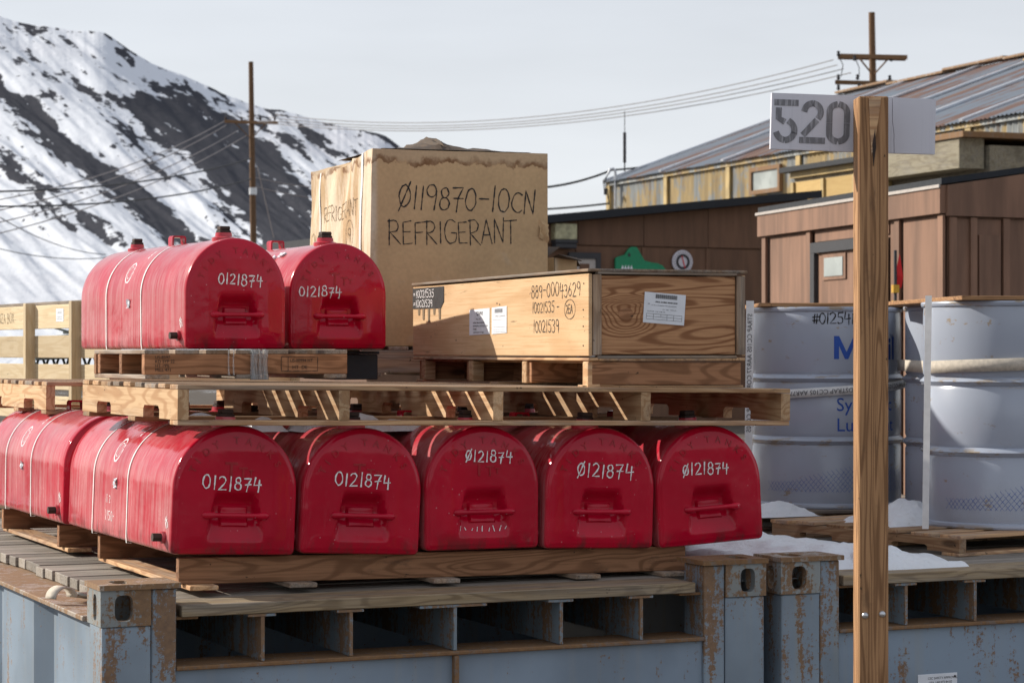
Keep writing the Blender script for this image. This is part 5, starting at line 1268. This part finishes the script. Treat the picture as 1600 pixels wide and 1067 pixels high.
# ------------------------------------------------------------------ oil drums on their pallets
DR, DH = .362, .945
def drum_profile():
    p = [(0, .012), (DR - .012, .012), (DR - .010, .0), (DR + .004, .0), (DR + .006, .008), (DR + .003, .018), (DR - .006, .024), (DR - .004, .05)]
    for zc in (.335, .645):
        z = zc * DH
        p += [(DR - .004, z - .035), (DR - .010, z - .020), (DR + .008, z - .004), (DR + .011, z), (DR + .008, z + .004), (DR - .010, z + .020), (DR - .004, z + .035)]
    p += [(DR - .004, DH - .05), (DR - .006, DH - .024), (DR + .003, DH - .018), (DR + .006, DH - .008), (DR + .004, DH), (DR - .010, DH), (DR - .012, DH - .012), (0, DH - .012)]
    return p
DRUM_ME = MB().lathe(drum_profile(), 96, cap=False).mesh('drum_shell', M['drum'], smooth=28)
def drum(label, x, y, zb, phi_logo, marks=True, number=None):
    th = thing('oil_drum', label, 'drum', (x, y, zb), 0, 'gray blue oil drums')
    o = bpy.data.objects.new('drum_shell', DRUM_ME); COL.objects.link(o); o.parent = th
    def f(x0, z0, off=.0012):
        return lambda u, v: ((DR - .004 + off) * math.sin((x0 + u) / DR), -(DR - .004 + off) * math.cos((x0 + u) / DR), z0 + v)
    if marks:
        m = MB(); F_ = f(phi_logo, .700); h_ = .108
        for q_ in ([(.0, 0), (.024, 0), (.024, h_), (.0, h_)], [(.024, h_), (.024, .062), (.052, 0), (.060, 0), (.060, .034)], [(.096, h_), (.060, .034), (.060, 0), (.068, 0), (.096, .062)], [(.096, 0), (.120, 0), (.120, h_), (.096, h_)]):
            m.add([F_(a_, b_) for a_, b_ in q_], [tuple(range(len(q_)))]); print_on(m, 'o', .150, .128, .0, f(phi_logo, .700), .003, cut=.012); print_on(m, 'bil', .150, .222, .0, f(phi_logo, .700), .003, cut=.012); print_on(m, 'TM', .022, .318, .10, f(phi_logo, .700))
        m.obj('brand_print', M['blue_ink'], th, fix=False)
        m = print_on(MB(), 'Synthetic', .088, .010, .0, f(phi_logo, .458), cut=.015); print_on(m, 'Lubricant', .088, .010, -.095, f(phi_logo, .458), cut=.015); m.obj('product_print', M['blue_ink'], th, fix=False)
        m = MB(); lines = []      # printed wire-mesh band near the bottom, widening to the right
        import itertools
        w0 = -.36; stepx = .021
        for i in range(40):
            x = w0 + i * stepx; hh = .045 + .075 * sm(-.30, .10, x) * (1 - .45 * sm(.15, .45, x)); zb_ = .078
            lines.append([(x, zb_), (x + hh * .85, zb_ + hh)]); lines.append([(x + hh * .85, zb_), (x, zb_ + hh)])
        ribbons(m, lines, .0007, f(0, 0)); m.obj('mesh_print', M['blue_ink'], th, fix=False)
    if number: handwriting(th, [number], .050, .0033, f(phi_logo - .10, .865), 'black_ink', seed=91, gap=.03)
    return th
zd = HC - .733
dA = drum('gray oil drum behind the sign post with handwritten number near its rim', kx(1291) * 11.3, 11.3, zd, -.012, True, '#0125412')
dB = drum('nearest gray oil drum at the right edge, beige webbing round it', kx(1575) * 10.0, 10.0, zd, .10)
dC = drum('gray oil drum mostly hidden behind the nearest drum, left side showing', kx(1412) * 10.95 + DR * 1.02, 10.95, zd, .3, False)
def lid(label, x, y, w, l, rot, drums='dA'):
    tag(board(None, 'wooden_lid', w, l, .018, (x, y, zd + DH + .011), (0, 0, rot), 'post'), label, 'lid', 'wooden lids on the drums')
lid('thin wooden lid board on the drum behind the sign post', kx(1291) * 11.3 + .12, 11.55, .96, .95, R(2))
lid('thin wooden lid board on the nearest drums at right', kx(1575) * 10.0 + .33, 10.35, 1.34, 1.30, R(6))
# band and webbing straps
def band(label, pts, w, mat, name, cat='strap', text=None, group=None):
    mb = MB(); vs = []
    for p in pts: vs += [(p[0], p[1], p[2] - w / 2), (p[0], p[1], p[2] + w / 2)]
    mb.add(vs, [(2 * i, 2 * i + 1, 2 * i + 3, 2 * i + 2) for i in range(len(pts) - 1)])
    th = thing(name, label, cat, (0, 0, 0), 0, group)
    o = mb.obj('band', M[mat], th, smooth=60, fix=False)
    sol = o.modifiers.new('thick', 'SOLIDIFY'); sol.thickness = .0015; sol.offset = 1
    return th
def around(cx, cy, a0, a1, z0, z1, n=30, off=.013):
    return [(cx + (DR + off) * math.sin(R(a0 + (a1 - a0) * i / n)), cy - (DR + off) * math.cos(R(a0 + (a1 - a0) * i / n)), z0 + (z1 - z0) * i / n) for i in range(n + 1)]
ax, ay = dA.location.x, dA.location.y
zs = HC - .195
st = band('white printed cord strap wrapped round the drum behind the post', [(ax - .45, ay + .9, zs - .03)] + around(ax, ay, -80, 74, zs - .02, zs + .045) + [(ax + .75, ay + .5, zs + .07)], .042, 'strap', 'cord_strap', group='white cord straps')
def sf(u, v):                 # upside-down print along the band
    a = u / (DR + .013); an = -80 + (math.degrees(a)); t = (an + 80) / 154
    return (ax + (DR + .0155) * math.sin(R(an)), ay - (DR + .0155) * math.cos(R(an)), zs - .02 + .065 * t + v)
m = MB()
for k in range(2):
    vs, fs = printed('CORDSTRAP CC105 AAR77', .030, 0); mx = max(a for a, b in vs)
    m.add([sf(.30 + k * .40 + (mx - a) * 1.0, .010 - b) for a, b in vs], fs)
m.obj('strap_print', M['dark'], st, fix=False)
def vband(label, p0, p1, w, mat, txt=False, face=(1, 0, 0), group='white cord straps'):
    p0, p1 = Vector(p0), Vector(p1); ux = Vector(face).normalized(); th = thing('cord_strap', label, 'strap', (0, 0, 0), 0, group)
    n = 12; pts = []
    for i in range(n + 1):
        p = p0.lerp(p1, i / n); pts += [tuple(p - ux * w / 2), tuple(p + ux * w / 2)]
    o = MB().grid(pts, 2, n + 1).obj('band', M[mat], th, fix=False); sol = o.modifiers.new('thick', 'SOLIDIFY'); sol.thickness = .0015
    if txt:
        m = MB(); L = (p1 - p0).length; dn = (p1 - p0).normalized(); nr = dn.cross(ux).normalized(); nr = nr if nr.y < 0 else -nr
        def f(u, v): return tuple(p0 + dn * (.06 + u) + ux * (-v) + nr * .003)
        print_on(m, 'STRAP CC105 AAR77 CORDSTRAP CC105', .030, 0, -.010, f); m.obj('strap_print', M['dark'], th, fix=False)
    return th
q0 = pw(1172, 470, 10.92); q1 = pw(1170, 700, 10.92)
vband('white printed vertical strap at the left edge of the numbered drum', q0, (q1.x - .005, q1.y, q1.z - .35), .036, 'strap', True, (1, -.1, 0))
q0 = pw(1451, 462, 9.66); q2 = pw(1446, 826, 9.60)
vb = vband('plain white vertical strap down the left of the nearest drum', q0, q2, .027, 'strap', False, (1, -.4, 0))
bxx, byy = dB.location.x, dB.location.y; zw = HC - .052
band('thick beige webbing strap round the nearest drum at right', [(dC.location.x - DR - .02, dC.location.y + .1, zw - .01)] + [(dC.location.x - DR - .02, dC.location.y - .05, zw - .01)] + around(bxx, byy, -72, 80, zw - .012, zw + .02, off=.016), .052, 'web', 'webbing_strap')
# pallets under the drums
def drum_pallet(label, loc, rot, seed, mats):
    rn = random.Random(seed); th = thing('drum_pallet', label, 'pallet', loc, rot, 'pallets under the drums'); H = .087; L, W = 1.16, 1.15
    for x in (.02, L / 2, L - .02): stringer(th, notched(W, H - .032, .038, mats[0]), (x, W / 2, .0165), (0, 0, math.pi / 2))
    for j in range(7): board(th, 'deck_board', L + rn.uniform(-.04, .03), .12, .015, (L / 2, .06 + (W - .12) * j / 6, H - .008), (0, rn.uniform(-.006, .006), rn.uniform(-.01, .01)), mats[1])
    for y in (.05, W / 2, W - .05): board(th, 'bottom_board', L, .10, .014, (L / 2, y, .008), (0, 0, 0), mats[1])
    return th
q = pw(1180, 0, 10.75); drum_pallet('weathered pallet under the drum behind the sign post', (q.x, 10.78, HC - .821), R(12), 3, ('pallet', 'pine_gray'))
q = pw(1497, 0, 9.38); dp2 = drum_pallet('pale splintered pallet under the nearest drum at right', (q.x, 9.40, HC - .821), R(0), 4, ('pallet', 'pallet'))
dp2.location = (q.x, 9.36, HC - .820); dp2.rotation_euler = (0, 0, R(34))
q = pw(1313, 0, 10.3); bpk = thing('blue_end_block', 'short wooden block with blue painted end before the drum pallet', 'block', (q.x, 10.42, HC - .80), R(12))
board(bpk, 'block', .22, .09, .06, (.11, .0, .01), (0, 0, 0), 'pallet'); MB().cbox(-.004, -.047, -.022, .045, .047, .042, .002).obj('painted_end', plain('blue painted end', (.03, .10, .16), .6), bpk)

# ------------------------------------------------------------------ snow
def snow_patch(name, label, s0, s1, t0, t1, hfun, zb, kind='stuff', cat=None, n=60):
    pts = []
    for j in range(n + 1):
        for i in range(n + 1):
            u, v = i / n, j / n; s = s0 + (s1 - s0) * u; t = t0 + (t1 - t0) * v
            h = hfun(u, v, s, t); p = cw(s, t, zb + h); pts.append(tuple(p))
    o = MB().grid(pts, n + 1, n + 1).obj(name, M['snow'], smooth=180, fix=False)
    if kind: o['kind'] = kind
    if cat: tag(o, label, cat)
    else: o['label'] = label
    return o
def hump(cs, seed, base=.0):
    def f(u, v, s, t):
        e = sm(0, .12, u) * sm(1, .9, u) * sm(0, .12, v) * sm(1, .9, v); h = base
        for (a, b, ra, rb, hh) in cs: h += hh * math.exp(-((s - a) / ra) ** 2 - ((t - b) / rb) ** 2)
        nz = float(fbm(s * 7, t * 7, 4, seed)); return (h * (.55 + .95 * nz) + .035 * (nz - .45)) * e - .012 * (1 - e) - .004
    return f
snow_patch('deck_snow', 'old snow lying on the deck behind the rightmost red tank', 2.25, 3.50, .15, 1.75, hump([(2.93, .98, .30, .28, .060), (3.0, .47, .26, .2, .030), (2.5, .6, .3, .3, .020), (3.2, .30, .2, .16, .030)], 5, .030), -.080)
snow_patch('deck_snow', 'soft snow heap before the nearest drum pallet', 2.95, 3.45, .10, .62, hump([(3.15, .27, .18, .14, .045), (3.08, .36, .1, .1, .02)], 9, .012), -.080)
snow_patch('pallet_snow', 'snow lump beside the nearest drum', 3.60, 4.05, .98, 1.42, hump([(3.83, 1.2, .13, .15, .085)], 11, .02), .012)
snow_patch('pallet_snow', 'snow lump on the pallet under the numbered drum', 3.48, 3.80, 1.84, 2.16, hump([(3.63, 2.0, .10, .10, .03)], 13, .01), .012, n=30)
for i, (s, t, r, h, z) in enumerate([(.62, .62, .07, .03, -.252), (.74, .58, .05, .028, -.252), (.98, .7, .08, .035, -.258), (1.13, .72, .09, .03, -.26), (1.3, .8, .10, .035, -.262), (1.15, .95, .10, .03, -.26), (.60, .9, .08, .03, -.25)]):
    snow_patch('tank_snow', 'small snow clumps on the red tanks under the wide pallet', s - r * 1.3, s + r * 1.3, t - r * 1.3, t + r * 1.3, hump([(s, t, r, r, h)], 20 + i, .004), cz(z) - .012, n=18)

# ------------------------------------------------------------------ slatted crate at far left with lattice steel
def build_slat_crate():
    phi = R(30); k0 = kx(176); Xn, Dn = k0 * 12, 12.0
    th = thing('slatted_crate', 'tall pale slatted wooden crate behind the tanks at far left', 'slatted crate', (Xn, Dn, HC), math.pi / 2 + phi)
    # local x runs away along the slatted face, local -y... faces left
    L = 2.7
    def slat(z0, z1, mat='pine_pale'): board(th, 'slat', L, z1 - z0, .018, (L / 2 - .10, .0, (z0 + z1) / 2), (R(90), 0, 0), mat)
    for z0, z1 in ((.128, .258), (-.032, .090), (-.205, -.066), (-.37, -.240), (-.53, -.41), (-.70, -.57)): slat(z0, z1)
    for l in (-.10, .473, 1.23, 2.1): board(th, 'upright', .98, .055, .045, (l, .034, -.22), (0, R(90), 0), 'pine_pale')
    board(th, 'top_rail', L, .04, .018, (L / 2 - .1, -.03, .268), (0, 0, 0), 'pine_gray')
    for z0, z1 in ((.128, .258), (-.205, -.066), (-.53, -.41)): board(th, 'slat', L, z1 - z0, .018, (L / 2 - .10, -1.0, (z0 + z1) / 2), (R(90), 0, 0), 'pine_pale')
    for l in (0, 2.5): board(th, 'end_rail', 1.0, .09, .02, (l, -.5, -.13), (R(90), 0, R(90)), 'pine_pale')
    handwriting(th, ['BONANZA BOX'], .058, .0022, lambda x, y: (2.02 - x * 1.1, .0115, .165 + y), 'faint_ink', seed=95, gap=.05)
    p_ = MB().add([(.845, .0105, .165), (.725, .0105, .165), (.725, .0105, .235), (.845, .0105, .235)], [(0, 1, 2, 3)]).obj('shipping_label', M['paper'], th, fix=False)
    m = MB(); ribbons(m, [[(.75, .22), (.82, .22)], [(.75, .212), (.82, .212)], [(.75, .19), (.83, .19)], [(.74, .18), (.83, .18)]], .0012, lambda x, y: (x, .0125, y)); m.obj('label_print', M['gray_ink'], p_, fix=False)
    js = thing('lattice_joist', 'dark green lattice steel joists lying inside the slatted crate', 'steel joist', (Xn, Dn, HC), math.pi / 2 + phi)
    for z, yy in ((.10, -.35), (-.02, -.35), (-.10, -.6), (.145, -.6)): board(js, 'chord', L - .3, .03, .02, (L / 2 - .1, yy, z), (0, .02, 0), 'pine')
    for c in list(js.children): c.data = MB().box(-(L - .3) / 2, -.015, -.010, (L - .3) / 2, .015, .010).mesh('chord', M['truss'])
    i = 0; x = .1
    while x < L - .4:
        up = i % 2 == 0; MB().tube([(x, -.35, -.09 if up else .0), (x + .09, -.35, .0 if up else -.09)], .008, 5).obj('web_bar', M['truss'], js); MB().tube([(x * 1.0, -.6, .11), (x + .22, -.5, .16)], .007, 5).obj('web_bar', M['truss'], js) if i % 3 == 0 else None
        x += .09; i += 1
build_slat_crate()
# low buff stack of timber seen through the pallets
tb = thing('timber_stack', 'low stack of pale planks far behind the lower pallets', 'timber stack', tuple(cw(.2, 4.4, -.05)), CA)
for i in range(4): board(tb, 'plank', 2.6, .20, .05, (1.3, .1 * i, .06 * i - .02), (0, 0, .01 * i), 'pine_pale')

# ------------------------------------------------------------------ shackle and plastic on the left rail
q = cw(-.0, .55, -.09)
sh = thing('lashing_shackle', 'old metal lashing ring with a cloth loop lying on the left container rail', 'shackle', tuple(cw(.075, .62, -.105)), CA + R(20))
MB().tube([(.05 + .055 * math.cos(t), .020 * math.sin(t) * 1.6, .012 + .004 * math.cos(t * 2)) for t in np.linspace(0.3, 2 * math.pi - .3, 22)], .010, 8).obj('ring', M['brass'], sh, smooth=60)
mb = MB(); pts = []
for i in range(13):
    t = math.pi * i / 12; pts += [(-.065 + .040 * math.cos(t) * -1, -.03, .008 + .035 * math.sin(t)), (-.065 + .040 * math.cos(t) * -1, .03, .008 + .035 * math.sin(t))]
o = MB().grid(pts, 2, 13).obj('cloth_loop', M['web'], sh, smooth=60, fix=False); so = o.modifiers.new('thick', 'SOLIDIFY'); so.thickness = .006
for i, (s, t, r) in enumerate(((.16, .24, .05), (.24, .30, .035))):
    rn = random.Random(i); vs = []
    n = 18; pts = []
    for j in range(n + 1):
        for k in range(n + 1):
            u, v = j / n * 2 - 1, k / n * 2 - 1; e = max(0, 1 - u * u - v * v) ** .4; pts.append(tuple(cw(s + u * r * 1.5, t + v * r, -.078 + e * (.006 + .030 * rn.random()))))
    tag(MB().grid(pts, n + 1, n + 1).obj('crumpled_plastic', M['ice'], fix=False), ['larger', 'smaller'][i] + ' scrap of crumpled clear plastic behind the left corner casting', 'plastic scrap')

# ------------------------------------------------------------------ sign post 520
def build_sign():
    D = 6.85; yaw = R(2.0); w = .0885; xl = kx(1341.5) * D
    th = thing('sign_post', 'brown timber post carrying the white 520 board', 'post', (xl, D, 0), yaw)
    top = HC + (550 - 150.5) / FPX * D
    o = board(th, 'timber_post', top, w, w, (w / 2, w / 2, top / 2), (0, R(-90), 0), 'post', ch=.004)
    mb = MB().lathe([(0, .008), (.006, .007), (.0095, .002), (.010, 0)], 20)
    for x, v in ((.0135, 961), (.0135 + .050, 959)):
        mb2 = MB().lathe([(.010, 0), (.0095, .003), (.006, .0065), (0, .008)], 20, cap=False).obj('bolt_head', M['galv'], th, smooth=50, loc=(x + .006, -.0005, HC - (v - 550) / FPX * D), rot=(R(90), 0, 0))
    # splintered notch near the top
    z0 = top - .195
    MB().prism([(.038, z0 + .02), (.047, z0 + .06), (.058, z0 + .13), (.066, top - .004), (.030, top - .004), (.033, z0 + .10)], -.0035, .003).obj('bare_splinter', M['osb'] if False else M['pallet'], th)
    mb = MB().prism([(.043, z0 - .01), (.051, z0 + .045), (.048, z0 + .10), (.040, z0 + .055)], -.0045, .002).obj('dark_split', M['plug'], th)
    # board fixed behind the post, number side showing
    Ds = 6.96; sy = R(5); rt = R(1.55)
    bx = kx(1205.5) * Ds
    zt = HC + (550 - 146) / FPX * Ds
    sb = thing('number_sign', 'white painted board with gray stencilled 520 behind the post top', 'sign', (bx, Ds - .012, zt), (0, rt, sy))
    W, H = .497, .1665
    xm = kx(1390) * Ds - bx
    def panel(x0, x1, name, z1=0.0, pr=None):
        m = MB(); m.prism(pr or [(x0, -H), (x1, -H), (x1, z1), (x0, z1)], 0, .018); return m.obj(name, M['sign'], sb)
    panel(0, xm + .0105, 'board', pr=[(0, -H), (xm + .022, -H), (xm + .020, -H + .06), (xm + .014, -H + .10), (xm + .0125, 0), (0, 0)])
    panel(xm + .012, W, 'board', pr=[(xm + .0235, -H), (W + .001, -H + .001), (W, -.001), (xm + .0140, 0), (xm + .0155, -H + .10), (xm + .0215, -H + .06)])
    # stencilled digits, drawn as wide ribbons with the stencil bridges left open
    hw = .0093; f = lambda x0: (lambda x, y: (x0 + x, -.0012, -H + .020 + y)); m = MB(); hh = .128
    five = [[(.002, hh - hw), (.064, hh - hw)], [(.0095, hh - .028), (.0095, .070), (.0215, .060)], [(.0, 0)]]
    ribbons(m, [[(.001, hh - hw), (.063, hh - hw)], [(.0093, hh - .030), (.0093, .072), (.024, .064)]], hw, f(.0125), 0)
    ribbons(m, [arc(.030, .037, .0275, .0290, 62, -8, 8), arc(.030, .037, .0275, .0290, -22, -82, 8), arc(.030, .037, .0275, .0290, -104, -158, 8)], hw, f(.0125), 0)
    ribbons(m, [arc(.0345, .094, .0245, .0250, 168, 98, 8), arc(.0345, .094, .0245, .0250, 78, -38, 9), [(.0440, .066), (.010, .028)], [(.001, hw), (.068, hw)]], hw, f(.0895), 0)
    ribbons(m, [[(.0093, .070), (.0093, .092)] + arc(.036, .095, .0267, .0240, 172, 104, 7), arc(.036, .095, .0267, .0240, 76, 8, 7) + [(.0627, .092), (.0627, .070)],
                [(.0093, .058), (.0093, .034)] + arc(.036, .033, .0267, .0240, -172, -104, 7), arc(.036, .033, .0267, .0240, -76, -8, 7) + [(.0627, .034), (.0627, .058)]], hw, f(.1655), 0)
    m.obj('stencil_number', M['stencil'], sb, fix=False)
build_sign()
